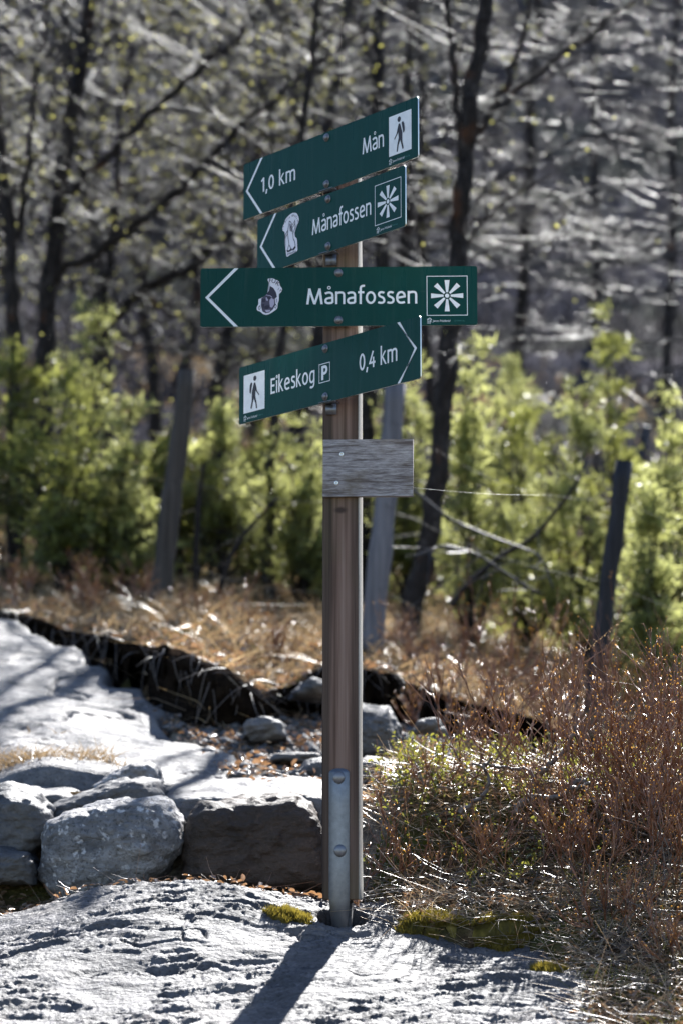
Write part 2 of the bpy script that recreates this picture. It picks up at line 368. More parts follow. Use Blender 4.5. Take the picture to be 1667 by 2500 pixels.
def terrain(x, y, nz=True):
    x = np.asarray(x, float); y = np.asarray(y, float)
    zl = np.interp(y, _ly, _lz)
    zr = np.where(y < 2.6, np.interp(y, _ry, _rz), zl)
    wx = smooth(.06, .18, x)
    left_front = smooth(.40, .58, x)
    wf = np.where(y < -.12, left_front, wx)
    wf = wf + (wx - wf) * smooth(-.28, 0.0, y)
    z = zl + (zr - zl) * wf
    z = z - .045 * smooth(-.35, -1.0, y) * smooth(.9, 0, x)
    t = np.where(x < 0, -.10, -.19) * smooth(.9, 2.4, y) * (1 - .75 * smooth(7, 16, y))
    z = z + t * np.clip(x, -5, 5)
    yb = np.interp(x, BX, BY); hb = bank_h(x)
    z = z + hb * smooth(yb + .06, yb + .2, y)
    sbx = np.interp(y, [1.0, 1.2, 2.0, 2.4, 2.9, 3.5, 4.05, 4.6], [-.26, -.34, -.53, -.64, -.83, -1.06, -1.36, -1.75])
    z = z - .22 * smooth(.02, -.12, x - sbx) * smooth(.95, 1.2, y) * smooth(.1, -.1, y - yb)     # hollow that the rock slab lies in
    if nz:
        z = z + (.008 + .03 * smooth(.8, 5, y) + .25 * smooth(9, 20, y)) * fbm(x * 1.7, y * 1.7, 0, 3, 5)
        z = z + smooth(18, 60, y) * 2.2 * fbm(x * .09, y * .09, 0, 4, 9)
    return z

def G(px, Y):
    """point on the ground at depth Y in the photo column px (approximate)"""
    x = (px - 833.5) / FPX * (Y - CAMY) * 1.0
    return np.array([x, Y, float(terrain(x, Y))])

def grid_mesh(name, X, Yg, Z, mat, sm=True):
    ny, nx = X.shape
    g = Geo(); i = np.arange(ny - 1)[:, None] * nx; j = np.arange(nx - 1)[None]
    q = np.stack([i + j, i + j + 1, i + nx + j + 1, i + nx + j], -1).reshape(-1, 4)
    g.add(np.stack([X, Yg, Z], -1).reshape(-1, 3), q)
    return g.build(name, mat, None, sm)

ys = np.concatenate([np.linspace(-14, -1.6, 30)[:-1], np.linspace(-1.6, 6, 270)[:-1], np.geomspace(6, 420, 170)])
us = np.linspace(-1, 1, 231); us = np.sign(us) * (np.abs(us) ** 1.5)
hw = 4.5 + .95 * (ys - CAMY + 8).clip(0)
X = hw[:, None] * us[None]; Yg = np.repeat(ys[:, None], len(us), 1)
gr = grid_mesh('ground', X, Yg, terrain(X, Yg), MT['ground']); gr['kind'] = 'structure'
att = gr.data.color_attributes.new('zone', 'FLOAT_COLOR', 'POINT')
yb = np.interp(X, BX, BY)
pathm = smooth(-.75, -.5, X) * smooth(.32, .12, X) * smooth(.4, .6, Yg) * smooth(.06, -.05, Yg - yb)
pathm = np.clip(pathm + .35 * fbm(X * 5, Yg * 5, 0, 3, 3) * (pathm > .02), 0, 1)
hillm = smooth(9, 16, Yg)
att.data.foreach_set('color', np.stack([pathm, hillm, X * 0, X * 0 + 1], -1).ravel())

# ------------------------------------------------------------------ foreground bedrock
def rock_h(x, y):
    z = np.interp(y, [-1.8, -1.2, -.75, -.3, -.05, .06, .16, .3, .4], [-.60, -.385, -.222, -.085, -.004, .035, .03, -.06, -.2])
    z = z + .065 * np.exp(-((x + .42) / .30) ** 2) * smooth(-.7, .02, y)
    z = z - .035 * smooth(-.66, -1.0, x) * smooth(-.5, 0, y)
    z = z - .03 * smooth(.08, .4, x) * smooth(-.5, -.05, y) - .12 * smooth(.55, .95, x)
    z = z - .16 * smooth(-1.05, -1.5, x)
    return z
def rock_detail(x, y, big=1.0):
    c, s = math.cos(R(-10)), math.sin(R(-10)); u = x * c - y * s; v = x * s + y * c
    wu = u + .05 * fbm(u * 6, v * 6, 0, 2, 31); wv = v + .035 * fbm(u * 6, v * 6, 5, 2, 41)
    a = fbm(wu * 3.2, wv * 7.5, 0, 3, 1)
    ridg = 1 - np.abs(fbm(wu * 5.5, wv * 15, 3, 3, 2))
    led = a * 3.2; led = (np.floor(led) + smooth(.55, 1.0, led - np.floor(led))) / 3.2
    fine = fbm(wu * 10, wv * 58, 0, 5, 3, .66)
    grit = fbm(x * 130, y * 130, 0, 2, 4)
    pit = np.clip(fbm(wu * 8, wv * 40, 2, 4, 8) - .42, 0, .4)
    crack = smooth(.035, .0, np.abs(fbm(wu * 2.3, wv * 6.5, 7, 3, 15))) * smooth(-.1, .3, fbm(u * 4, v * 4, 1, 2, 16))
    rough_ = .25 + .95 * smooth(-.35, .35, fbm(wu * 3.1, wv * 4.4, 9, 3, 23)); fine = fine * rough_; pit = pit * rough_; grit = grit * (.5 + .6 * rough_)
    return big * (.005 * a + .007 * led + .003 * (ridg - .7)) + .0042 * fine + .0016 * grit - .022 * pit - .018 * crack
nx, ny = 600, 440
x1 = np.linspace(-1.6, 1.0, nx); y1 = -1.7 + 2.05 * np.linspace(0, 1, ny)
X, Yg = np.meshgrid(x1, y1)
def rock_z(X, Yg):
    zz = rock_h(X, Yg) + rock_detail(X, Yg)
    rr = np.hypot((X - .0) / .062, (Yg + .0) / .06)
    return zz - .075 * smooth(1.15, .75, rr) * 1.0 - .012 * smooth(2.2, 1.0, rr)
RZ = rock_z(X, Yg)
rk = grid_mesh('bedrock', X, Yg, RZ, MT['rock']); rk['kind'] = 'structure'
def surf(x, y):
    """top of ground or bedrock"""
    g = terrain(x, y)
    inside = (np.asarray(x) > -1.58) & (np.asarray(x) < .98) & (np.asarray(y) > -1.65) & (np.asarray(y) < .34)
    return np.where(inside, np.maximum(g, rock_z(np.asarray(x, float), np.asarray(y, float))), g)

# rock slab on the left beside the path
sy = [1.0, 1.2, 2.0, 2.4, 2.9, 3.5, 4.05, 4.6]
sb = [-.16, -.25, -.46, -.59, -.80, -1.05, -1.36, -1.75]
sz = [D(600, 1915, 1.0)[2], D(560, 1893, 1.2)[2], D(450, 1792, 2.0)[2], D(395, 1738, 2.4)[2], D(300, 1655, 2.9)[2], D(190, 1568, 3.5)[2], D(60, 1505, 4.05)[2], D(-60, 1480, 4.6)[2]]
x1 = np.linspace(-3.0, -.15, 250); y1 = np.linspace(.85, 4.8, 310); X, Yg = np.meshgrid(x1, y1)
bnd = np.interp(Yg, sy, sb); edge = bnd - X + .05 * fbm(X * 5, Yg * 5, 0, 3, 71)
Z = np.interp(Yg, sy, sz) - .02 + .035 * smooth(0, .5, edge) + .01 * edge.clip(0)
Z = Z + .8 * rock_detail(X * .8, Yg * .8) + .03 * fbm(X * 1.8, Yg * 1.8, 0, 3, 77) - .03 * smooth(.05, .0, np.abs(fbm(X * 1.6, Yg * 3.2, 4, 3, 79)))
Z = Z - .35 * smooth(.06, -.10, edge) - .5 * smooth(1.15, .9, Yg) - .12 * smooth(.25, .7, (-.62 - X) - .35 * (Yg - 1.2)) * smooth(2.1, 1.7, Yg)
sl = grid_mesh('rock_slab', X, Yg, Z, MT['slab']); sl['kind'] = 'structure'
SLX, SLY, SLZ = x1, y1, Z
def slab_z(x, y):
    i = np.clip(((y - .85) / 3.95 * 309).astype(int), 0, 309); j = np.clip(((x + 3.0) / 2.85 * 249).astype(int), 0, 249)
    return SLZ[i, j]

# eroded peat bank behind it
g = Geo(); S = 260; xs = np.linspace(-2.6, 1.1, S); ybk = np.interp(xs, BX, BY)
prof = [(.50, .01), (.22, .015), (.06, .02), (-.015, .0), (-.02, -.03), (.03, -.06), (.05, -.13), (.03, -.2), (.0, -.3), (.0, -.5)]
V = []
for k, (dy, dz) in enumerate(prof):
    n = fbm(xs * 7, k * .9, 1.0, 4, 50)
    yy = ybk + dy + .09 * n + .04 * fbm(xs * 22, k * 1.7, 3, 3, 52)
    zt = terrain(xs, ybk + .26)
    if k < 3: zz = terrain(xs, yy) + dz - (.05 if k == 0 else 0) + .01 * n
    else: zz = zt + dz * (.15 + .85 * bank_h(xs) / .24) + .02 * n
    V.append(np.stack([xs, yy, zz], -1))
V = np.array(V); i = np.arange(len(prof) - 1)[:, None] * S; j = np.arange(S - 1)[None]
g.add(V.reshape(-1, 3), np.stack([i + j, i + S + j, i + S + j + 1, i + j + 1], -1).reshape(-1, 4))
pb = g.build('peat_bank', MT['peat'], None, True); pb['kind'] = 'structure'

r_ = np.random.default_rng(44); n = 260; rx_ = r_.uniform(-2.2, .5, n); ry_ = np.interp(rx_, BX, BY) + r_.uniform(-.07, .06, n); rz_ = terrain(rx_, np.interp(rx_, BX, BY) + .26) + r_.uniform(-.03, .02, n)
g = Geo(); d_ = np.stack([r_.normal(size=n) * .7, -r_.uniform(.2, 1, n), r_.normal(size=n) * .5 - .3], -1); g.twigs(np.stack([rx_, ry_, rz_], -1), d_, r_.uniform(.05, .2, n), .0028, .0012, np.stack([r_.normal(size=n) * .3, 0 * rx_, -r_.uniform(.2, .8, n)], -1), 5)
tag(g.build('bank_roots', MT['heathstem']), 'thin roots and stems hanging over the lip of the peat bank', 'roots', kind='stuff')

# ------------------------------------------------------------------ loose rocks
def rock(name, outline, Yf, depth, mat, label, cat='rock', n=3.6, shear=.0, amp=.02, seed=1, nu=150, nv=72, group=None):
    P = np.array([D(px, py, Yf) for px, py in outline])[:, [0, 2]]
    c = P.mean(0)
    d = np.linalg.norm(np.diff(np.vstack([P, P[:1]]), axis=0), axis=1); s = np.concatenate([[0], np.cumsum(d)]); tt = np.linspace(0, s[-1], nu, endpoint=False)
    PP = np.vstack([P, P[:1]]); ol = np.stack([np.interp(tt, s, PP[:, k]) for k in (0, 1)], -1)
    for _ in range(2): ol = .5 * ol + .25 * (np.roll(ol, 1, 0) + np.roll(ol, -1, 0))
    c1_ = np.linspace(0, .96, nv // 3); cap_w = -(1 - c1_ ** n) ** (1 / n); mid_w = np.linspace(cap_w[-1], -cap_w[-1], nv - 2 * (nv // 3) + 2)[1:-1]
    w = np.concatenate([cap_w, mid_w, -cap_w[::-1]]); r = (1 - np.abs(w) ** n).clip(0) ** (1 / n); r[:nv // 3] = c1_; r[-(nv // 3):] = c1_[::-1]
    v = np.zeros((nv, nu, 3))
    rel = ol - c
    v[..., 0] = c[0] + rel[None, :, 0] * r[:, None]
    v[..., 2] = c[1] + rel[None, :, 1] * r[:, None] + (shear * depth * (w[:, None] + 1) / 2)
    v[..., 1] = Yf + depth / 2 * (w[:, None] + 1) + 0 * rel[None, :, 0]
    ctr = np.array([c[0], Yf + depth / 2, c[1]])
    dr = v - ctr; dr /= np.linalg.norm(dr, axis=2)[..., None] + 1e-9
    q = v * 5
    dn = amp * fbm(q[..., 0], q[..., 1], q[..., 2], 4, seed) + amp * .8 * (np.abs(fbm(q[..., 0] * 2.1, q[..., 1] * 2.1, q[..., 2] * 3, 4, seed + 5)) - .3) \
        + .0045 * fbm(q[..., 0] * 9, q[..., 1] * 9, q[..., 2] * 14, 4, seed + 9)
    v = v + dr * dn[..., None]
    base = np.array([ctr[0], ctr[1], v[..., 2].min()])
    i = np.arange(nv - 1)[:, None] * nu; j = np.arange(nu)[None]; j2 = (j + 1) % nu
    g = Geo().add((v - base).reshape(-1, 3), np.stack([i + j, i + j2, i + nu + j2, i + nu + j], -1).reshape(-1, 4))
    o = g.build(name, mat, None, True); o.location = base
    return tag(o, label, cat, group)

rock('boulder', [(95, 2045), (105, 2000), (150, 1975), (200, 1962), (290, 1945), (370, 1938), (405, 1948), (432, 1985), (434, 2050), (400, 2120), (330, 2175), (250, 2205), (140, 2205), (90, 2140)],
     .37, .30, MT['boulder'], 'rounded pale grey speckled boulder at the front of the stone row', n=3.2, amp=.014, seed=3)
rock('boulder', [(446, 2160), (450, 2060), (462, 1985), (485, 1966), (600, 1958), (720, 1950), (762, 1972), (792, 2040), (812, 2100), (812, 2180), (446, 2180)],
     0.43, .28, MT['boulder_brown'], 'broad dark brown boulder next to the post', n=5, shear=.10, amp=.014, seed=8)
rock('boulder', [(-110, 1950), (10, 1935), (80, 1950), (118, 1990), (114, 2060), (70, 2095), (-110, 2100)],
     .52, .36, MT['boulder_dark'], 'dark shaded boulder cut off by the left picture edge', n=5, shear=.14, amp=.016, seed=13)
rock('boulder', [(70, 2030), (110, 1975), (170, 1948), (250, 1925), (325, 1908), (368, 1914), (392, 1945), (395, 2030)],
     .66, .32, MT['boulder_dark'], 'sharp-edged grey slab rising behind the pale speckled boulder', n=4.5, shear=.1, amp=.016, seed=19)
rock('flat_stone', [(380, 2020), (390, 1958), (430, 1948), (560, 1946), (700, 1938), (790, 1944), (815, 1960), (820, 2030)],
     .64, .50, MT['slab'], 'flat pale stone added as the sunlit top of the brown boulder', n=8, shear=.16, amp=.012, seed=23)  # paler slab stands in for the boulder's sun-bright top
rock('flat_stone', [(-140, 2000), (-140, 1938), (0, 1934), (90, 1940), (150, 1938), (180, 1948), (185, 2000)],
     .82, .36, MT['slab'], 'flat pale stone added as the sunlit terrace top behind the left edge boulders', n=7, shear=.13, amp=.012, seed=27)  # added slab, its pale tone carries the sunlit look of the terrace
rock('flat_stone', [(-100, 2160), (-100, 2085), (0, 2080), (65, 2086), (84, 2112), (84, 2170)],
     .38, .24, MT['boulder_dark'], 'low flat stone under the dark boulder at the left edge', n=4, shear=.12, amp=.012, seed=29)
rock('stone', [(200, 1940), (215, 1915), (262, 1880), (330, 1850), (372, 1856), (393, 1890), (395, 1940)],
     1.0, .24, MT['boulder'], 'wedge-shaped grey stone standing behind the stone row', n=3, amp=.012, seed=31)
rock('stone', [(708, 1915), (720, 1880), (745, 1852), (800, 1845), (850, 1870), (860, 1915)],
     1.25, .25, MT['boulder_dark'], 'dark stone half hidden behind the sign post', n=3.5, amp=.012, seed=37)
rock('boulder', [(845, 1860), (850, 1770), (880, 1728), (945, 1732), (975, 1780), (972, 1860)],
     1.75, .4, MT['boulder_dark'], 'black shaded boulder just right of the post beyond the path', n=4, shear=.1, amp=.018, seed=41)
rock('flat_stone', [(830, 1905), (840, 1868), (900, 1850), (985, 1862), (1010, 1905)],
     1.05, .3, MT['boulder_dark'], 'bluish flat stone right of the post at the mound edge', n=4, shear=.08, amp=.012, seed=43)
k = 0
for (ol, Y, dp, lab) in [
    ([(585, 1800), (600, 1762), (650, 1745), (690, 1760), (700, 1800)], 1.95, .22, 'rounded bluish stone on the path left of the post'),
    ([(640, 1860), (660, 1838), (720, 1830), (770, 1840), (775, 1865)], 1.5, .22, 'low light stone on the path against the post'),
    ([(700, 1700), (720, 1660), (770, 1645), (810, 1668), (815, 1705)], 2.5, .25, 'grey stone in the shadow of the bank left of the post'),
    ([(1000, 1790), (1020, 1760), (1070, 1750), (1100, 1770), (1100, 1800)], 1.9, .2, 'pale stone behind the low brown shrubs')]:
    rock('stone', ol, Y, dp, MT['slab' if k % 3 == 0 else 'boulder_dark'], lab, n=2.6, amp=.03, seed=50 + k, nu=60, nv=30); k += 1

# ------------------------------------------------------------------ sign post
PY = R(-6.5)
SP = empty('signpost', (0, 0, 0)); tag(SP, 'wooden signpost with four green direction signs and a grey blank board', 'signpost')
def local(o): o.parent = SP; return o
z0, ztop = D(834, 2197, -.05)[2], D(834, 304, -.03)[2]
hp = .049
g = Geo(); NZ = 60
zz = np.linspace(z0, ztop, NZ)
ring = []
cs = [(-hp, -hp), (hp, -hp), (hp, hp), (-hp, hp)]
for z in zz: ring.append([(x, y, z) for x, y in cs])
ring = np.array(ring); ring[-1, 0, 2] -= .030; ring[-1, 3, 2] -= .018; ring[-1, 1, 2] -= .004; ring[-1, 2, 2] -= .004
ring[:, :, 0] += .0012 * fbm(zz * 3, 0, 0, 3, 4)[:, None]
v = ring.reshape(-1, 3)
i = np.arange(NZ - 1)[:, None] * 4; j = np.arange(4)[None]; j2 = (j + 1) % 4
q = np.stack([i + j, i + j2, i + 4 + j2, i + 4 + j], -1).reshape(-1, 4)
g.add(v, np.vstack([q, [[3, 2, 1, 0]], [[NZ * 4 - 4, NZ * 4 - 3, NZ * 4 - 2, NZ * 4 - 1]]]))
post = g.build('post', MT['post'], SP); post.rotation_euler = (0, 0, PY); bevel(post, .004, 3)
post.location = (0.003, 0, 0)
pm = Matrix.Rotation(PY, 3, 'Z')
def hexbolt(parent, x, y, z, r=.0085, h=.007, rot=.2):
    g = Geo(); a = np.arange(6) * np.pi / 3 + rot
    v = [(x + r * math.cos(t), y, z + r * math.sin(t)) for t in a] + [(x + r * math.cos(t), y - h * .75, z + r * math.sin(t)) for t in a] \
        + [(x + r * .82 * math.cos(t), y - h, z + r * .82 * math.sin(t)) for t in a]
    q = [(k, (k + 1) % 6, 6 + (k + 1) % 6, 6 + k) for k in range(6)] + [(6 + k, 6 + (k + 1) % 6, 12 + (k + 1) % 6, 12 + k) for k in range(6)]
    g.add(v, q, [(12, 12 + k, 13 + k) for k in range(1, 5)])
    a = np.arange(20) * 2 * np.pi / 20; rw = r * 1.35                      # washer
    v = [(x + rw * math.cos(t), y + .0005, z + rw * math.sin(t)) for t in a] + [(x + rw * math.cos(t), y - .0012, z + rw * math.sin(t)) for t in a]
    g.add(v, [(k, (k + 1) % 20, 20 + (k + 1) % 20, 20 + k) for k in range(20)], [(20, 20 + k, 21 + k) for k in range(1, 19)])
    return g.build('bolt', MT['bolt'], parent)

# --- lettering as drawn strokes (units: capital height 1)
def bez(*pts, n=14):
    """piecewise cubic: p0,(c1,c2,p1),(c1,c2,p1).."""
    P = [np.array(p, float) for p in pts]; out = [P[0]]; k = 0
    while k + 3 < len(P):
        a, b, c, d = P[k:k + 4]
        for t in np.linspace(0, 1, n + 1)[1:]:
            out.append(a * (1 - t) ** 3 + 3 * b * t * (1 - t) ** 2 + 3 * c * t * t * (1 - t) + d * t ** 3)
        k += 3
    return np.array(out)
def ell(cx, cy, rx, ry, n=40):
    t = np.linspace(0, 2 * np.pi, n + 1); return np.stack([cx + rx * np.cos(t), cy + ry * np.sin(t)], -1)
SW = .135
def ln(*p): return np.array(p, float)
GL = {
 'M': (1.0, [('h', .055, 0, .185, 1), ('h', .165, 1, .485, 0), ('h', .485, 0, .815, 1), ('h', .795, 1, .925, 0)]),
 'n': (.60, [ln((.07, 0), (.07, .80)), bez((.07, .66), (.2, .75), (.30, .735), (.36, .735), (.48, .735), (.525, .67), (.525, .5)), ln((.525, .5), (.525, 0))]),
 'a': (.58, [bez((.05, .66), (.12, .72), (.22, .735), (.29, .735), (.45, .735), (.5, .66), (.5, .5)), bez((.5, .5), (.5, .35), (.5, .2), (.5, .09), n=4),
             bez((.5, .41), (.25, .40), (.075, .37), (.075, .215), (.075, .02), (.3, .06), (.5, .10))]),
 'f': (.40, [bez((.44, 1.14), (.28, 1.17), (.18, 1.12), (.18, .95)), ln((.18, .95), (.18, 0)), ln((.02, .74), (.40, .74))]),
 'o': (.64, [ell(.315, .40, .245, .335)]),
 's': (.48, [bez((.41, .68), (.34, .735), (.27, .735), (.23, .735), (.06, .735), (.04, .52), (.18, .46), (.27, .42), (.41, .38), (.41, .22), (.41, .06), (.24, .055), (.19, .065), (.13, .065), (.08, .085), (.04, .11))]),
 'e': (.62, [bez((.08, .37), (.2, .40), (.4, .43), (.53, .455), (.53, .66), (.42, .735), (.32, .735), (.14, .735), (.07, .55), (.07, .38), (.07, .1), (.22, .055), (.35, .065), (.42, .07), (.48, .09), (.54, .115))]),
 'k': (.56, [ln((.07, 0), (.07, 1.14)), ('h', .10, .40, .44, .80), ('h', .17, .47, .49, 0)]),
 'm': (.93, [ln((.07, 0), (.07, .80)), bez((.07, .66), (.17, .75), (.25, .735), (.30, .735), (.41, .735), (.455, .67), (.455, .5)), ln((.455, .5), (.455, 0)),
             bez((.455, .64), (.55, .75), (.63, .735), (.68, .735), (.80, .735), (.845, .67), (.845, .5)), ln((.845, .5), (.845, 0))]),
 'E': (.52, [ln((.07, 0), (.07, 1.0)), ln((.07, .93), (.48, .93)), ln((.07, .52), (.44, .52)), ln((.07, .07), (.49, .07))]),
 'i': (.16, [ln((.07, 0), (.07, .80)), ell(.07, 1.02, .042, .042, 12)]),
 'g': (.58, [bez((.5, .66), (.4, .735), (.35, .735), (.30, .735), (.13, .735), (.07, .56), (.07, .39), (.07, .2), (.13, .07), (.27, .07), (.4, .07), (.47, .16), (.5, .26)),
             ln((.5, .80), (.5, .0)), bez((.5, .0), (.5, -.22), (.36, -.27), (.22, -.25), (.17, -.245), (.12, -.23), (.09, -.21))]),
 'P': (.60, [ln((.1, 0), (.1, 1.0)), bez((.1, .92), (.2, .92), (.24, .92), (.3, .92), (.45, .92), (.5, .82), (.5, .70), (.5, .56), (.42, .46), (.28, .46), (.22, .46), (.16, .46), (.1, .46))]),
 '1': (.36, [('h', .24, 1.0, .24, 0), ln((.02, .77), (.26, .965))]),
 '0': (.56, [ell(.27, .49, .205, .44)]),
 '4': (.60, [ln((.38, .98), (.06, .30), (.58, .30)), ln((.41, .62), (.41, 0))]),
 ',': (.20, [ln((.12, .10), (.04, -.2))]),
 ' ': (.30, []),
}
GL['å'] = (GL['a'][0], GL['a'][1] + [('r', .29, 1.04, .085)])
def stroke(g, pts, w, off, T, closed=False):
    p = np.asarray(pts, float); tg = np.gradient(p, axis=0)
    if closed: tg[0] = tg[-1] = p[1] - p[-2]
    sg = np.diff(p, axis=0); sg /= np.linalg.norm(sg, axis=1)[:, None] + 1e-12
    nr = np.stack([-sg[:, 1], sg[:, 0]], -1)
    nm = np.vstack([nr[:1], nr[:-1] + nr[1:], nr[-1:]])
    if closed: nm[0] = nm[-1] = nr[0] + nr[-1]
    nm /= np.linalg.norm(nm, axis=1)[:, None] + 1e-12
    sc = np.ones(len(p)); 
    if len(p) > 2: sc[1:-1] = 1 / np.clip((nm[1:-1] * nr[:-1]).sum(1), .55, 1)
    a, b = p + nm * (w / 2 * sc)[:, None], p - nm * (w / 2 * sc)[:, None]
    n = len(p); v = np.vstack([a, b])
    g.add([T(x, y, off) for x, y in v], [(n + k, n + k + 1, k + 1, k) for k in range(n - 1)])
def text_mesh(name, txt, u0, u1, vb, cap, parent, y0, mat, sw=SW, lift=.0006):
    """lettering from u0 to u1 on baseline vb"""
    W0 = sum(GL[c][0] for c in txt) + .085 * (len(txt) - 1); kx = (u1 - u0) / W0; g = Geo(); x = 0; s = 0
    for c in txt:
        w, st = GL[c]
        for e in st:
            off = y0 - lift - .00008 * (s % 5); s += 1
            T = lambda a, b, o, x=x: (u0 + (x + a) * kx, o, vb + b * cap)
            if isinstance(e, tuple) and e[0] == 'h':
                _, xa, ya, xb, yb_ = e; h = sw * .54
                pts = [(xa - h, ya), (xa + h, ya), (xb + h, yb_), (xb - h, yb_)]
                if ya > yb_: pts = pts[::-1]
                g.poly([T(a, b, off) for a, b in pts])
            elif isinstance(e, tuple) and e[0] == 'r': stroke(g, ell(e[1], e[2], e[3], e[3], 24), .05, off, T, True)
            else: stroke(g, e, sw, off, T, len(e) > 8 and np.allclose(e[0], e[-1]))
        x += w + .085
    return g.build(name, mat, parent)
def flat(g, pts, y):                                  # flat polygon facing -y; pts (u,v)
    return g.poly([(u, y, v) for u, v in pts])
def font_text(name, s, u, v, size, parent, y, mat, xscale=1.0, shear=0.0, rot=0.0, align='LEFT'):
    cu = bpy.data.curves.new(name, 'FONT'); cu.body = s; cu.size = size; cu.shear = shear; cu.align_x = align; cu.resolution_u = 3
    to = bpy.data.objects.new(name, cu); COL.objects.link(to)
    dg = bpy.context.evaluated_depsgraph_get(); me = bpy.data.meshes.new_from_object(to.evaluated_get(dg)); bpy.data.objects.remove(to)
    M = Matrix.Translation((u, y, v)) @ Matrix.Rotation(R(90), 4, 'X') @ Matrix.Rotation(rot, 4, 'Z') @ Matrix.Diagonal((xscale, 1, 1, 1))
    me.transform(M); return link(name, me, mat, parent)
def circ(cx, cy, r, n=20, ry=None, a0=0): return [(cx + r * math.cos(a0 + k * 2 * math.pi / n), cy + (ry or r) * math.sin(a0 + k * 2 * math.pi / n)) for k in range(n)]
def disc_fan(g, pts, y):
    c = np.mean(pts, 0); v = [(c[0], y, c[1])] + [(a, y, b) for a, b in pts]; n = len(pts)
    g.add(v, t=[(0, 1 + k, 1 + (k + 1) % n) for k in range(n)])

SH, ST = .1638, .0035
def panel(cx, cy, cz, yaw, L, label):
    e = empty('sign_panel', (cx, cy, cz + CAMZ), -yaw, SP); e['label'] = label
    r = .006; u, v = L / 2, SH / 2
    ol = []
    for sx, sy_, a0 in ((1, 1, 0), (-1, 1, 90), (-1, -1, 180), (1, -1, 270)):
        for k in range(5):
            a = R(a0 + k * 22.5); ol.append((sx * (u - r) + r * math.cos(a), sy_ * (v - r) + r * math.sin(a)))
    n = len(ol); g = Geo()
    F_ = [(a, 0, b) for a, b in ol]; B_ = [(a, ST, b) for a, b in ol]
    g.add(F_ + [(0, 0, 0)], t=[(n, (k + 1) % n, k) for k in range(n)], m=0)
    g.add(F_ + B_, [(k, (k + 1) % n, n + (k + 1) % n, n + k) for k in range(n)], m=1)
    g.add(B_ + [(0, ST, 0)], t=[(n, k, (k + 1) % n) for k in range(n)], m=1)
    p = g.build('sign_plate', [MT['green'], MT['alu']], e)
    for z in (.066, -.0655): hexbolt(e, 0.0, -.0006, z, rot=rng.uniform(0, 1))
    return e
def chevron(e, tip, back, mat, w=.0085):
    g = Geo(); sgn = 1 if tip < back else -1; v = SH / 2 - .0008; tw = w * 1.32
    flat(g, [(back - tw / 2, v), (back + tw / 2, v), (tip + sgn * tw * .9, 0), (tip - 0 * tw, 0)][::sgn * -1], -.0005)
    flat(g, [(back - tw / 2, -v), (back + tw / 2, -v), (tip + sgn * tw * .9, 0), (tip - 0 * tw, 0)][::sgn], -.0005)
    return g.build('arrow', mat, e)
def frame(e, u0, u1, v0, v1, t, mat, name='frame', rr=0):
    g = Geo()
    O = [(u0, v0), (u1, v0), (u1, v1), (u0, v1)]; I = [(u0 + t, v0 + t), (u1 - t, v0 + t), (u1 - t, v1 - t), (u0 + t, v1 - t)]
    g.add([(a, -.0005, b) for a, b in O + I], [(k, (k + 1) % 4, 4 + (k + 1) % 4, 4 + k) for k in range(4)]); return g.build(name, mat, e)
def sunburst(e, cu, mat):
    frame(e, cu - .0552, cu + .0552, -.0552, .0552, .0018, mat, 'emblem_frame')
    g = Geo()
    for k in range(8):
        a = k * math.pi / 4; c, s = math.cos(a), math.sin(a)
        ro = .0435; P = [(.0095, -.0028), (ro, -.0068), (ro, .0068), (.0095, .0028)]
        flat(g, [(cu + x * c - y * s, x * s + y * c) for x, y in P], -.0005)
    disc_fan(g, circ(cu, 0, .0057), -.0005)
    return g.build('emblem', mat, e)
def caption(e, u, span):
    font_text('caption', 'Jæren Friluftsråd', u + .0155, -.0725, .0088, e, -.0005, MT['white'], .80, .25)
    font_text('caption', 'ID 9504-3-5a', u + span - .034, -.0715, .0060, e, -.0005, MT['faint'], .85)
    g = Geo(); L = [[(0, -.066), (.007, -.0615), (.013, -.066)], [(.001, -.0685), (.006, -.0655)], [(.0005, -.072), (.006, -.072)], [(.0005, -.0755), (.006, -.0755)],
                    [(.008, -.078), (.008, -.0675), (.0125, -.0675)], [(.008, -.072), (.012, -.072)]]
    for k, p in enumerate(L): stroke(g, [(u + a, b) for a, b in p], .0014, -.0005 - .00005 * k, lambda a, b, o: (a, o, b))
    g.build('logo', MT['white'], e)
def walker(e, u0, u1, flip):
    w = u1 - u0; g = Geo(); flat(g, [(u0, -.0545), (u1, -.0545), (u1, .0545), (u0, .0545)], -.0005); g.build('pictogram_panel', MT['white'], e)
    g = Geo(); sx = -1 if flip else 1; c = (u0 + u1) / 2; k = .109; y = -.0009
    X_ = lambda a: c + sx * (a - .5) * w
    def pl(P, yy): disc_fan(g, [(X_(a), (b - .5) * k) for a, b in P], yy)
    # figure walks to -u (unflipped): head, torso with legs, arm, pack
    pl(circ(.46, .855, .075, 20, .068), y)
    pl([(.43, .74), (.50, .745), (.54, .66), (.60, .50), (.595, .385), (.44, .385), (.425, .50), (.42, .62)], y - .0001)     # torso
    pl([(.44, .40), (.52, .41), (.50, .32), (.425, .20), (.395, .06), (.355, .055), (.345, .075), (.37, .22)], y - .0002)    # front leg
    pl([(.50, .41), (.597, .40), (.60, .28), (.655, .11), (.645, .085), (.60, .085), (.56, .20), (.515, .31)], y - .0003)    # rear leg
    pl([(.425, .72), (.455, .60), (.41, .52), (.30, .42), (.265, .38), (.245, .40), (.26, .425), (.34, .50), (.40, .60)], y - .0004)  # arm
    pl([(.575, .735), (.60, .765), (.65, .76), (.69, .70), (.705, .60), (.70, .52), (.67, .48), (.645, .485), (.61, .61)], y - .0005)  # pack
    return g.build('walker_pictogram', MT['black'], e)

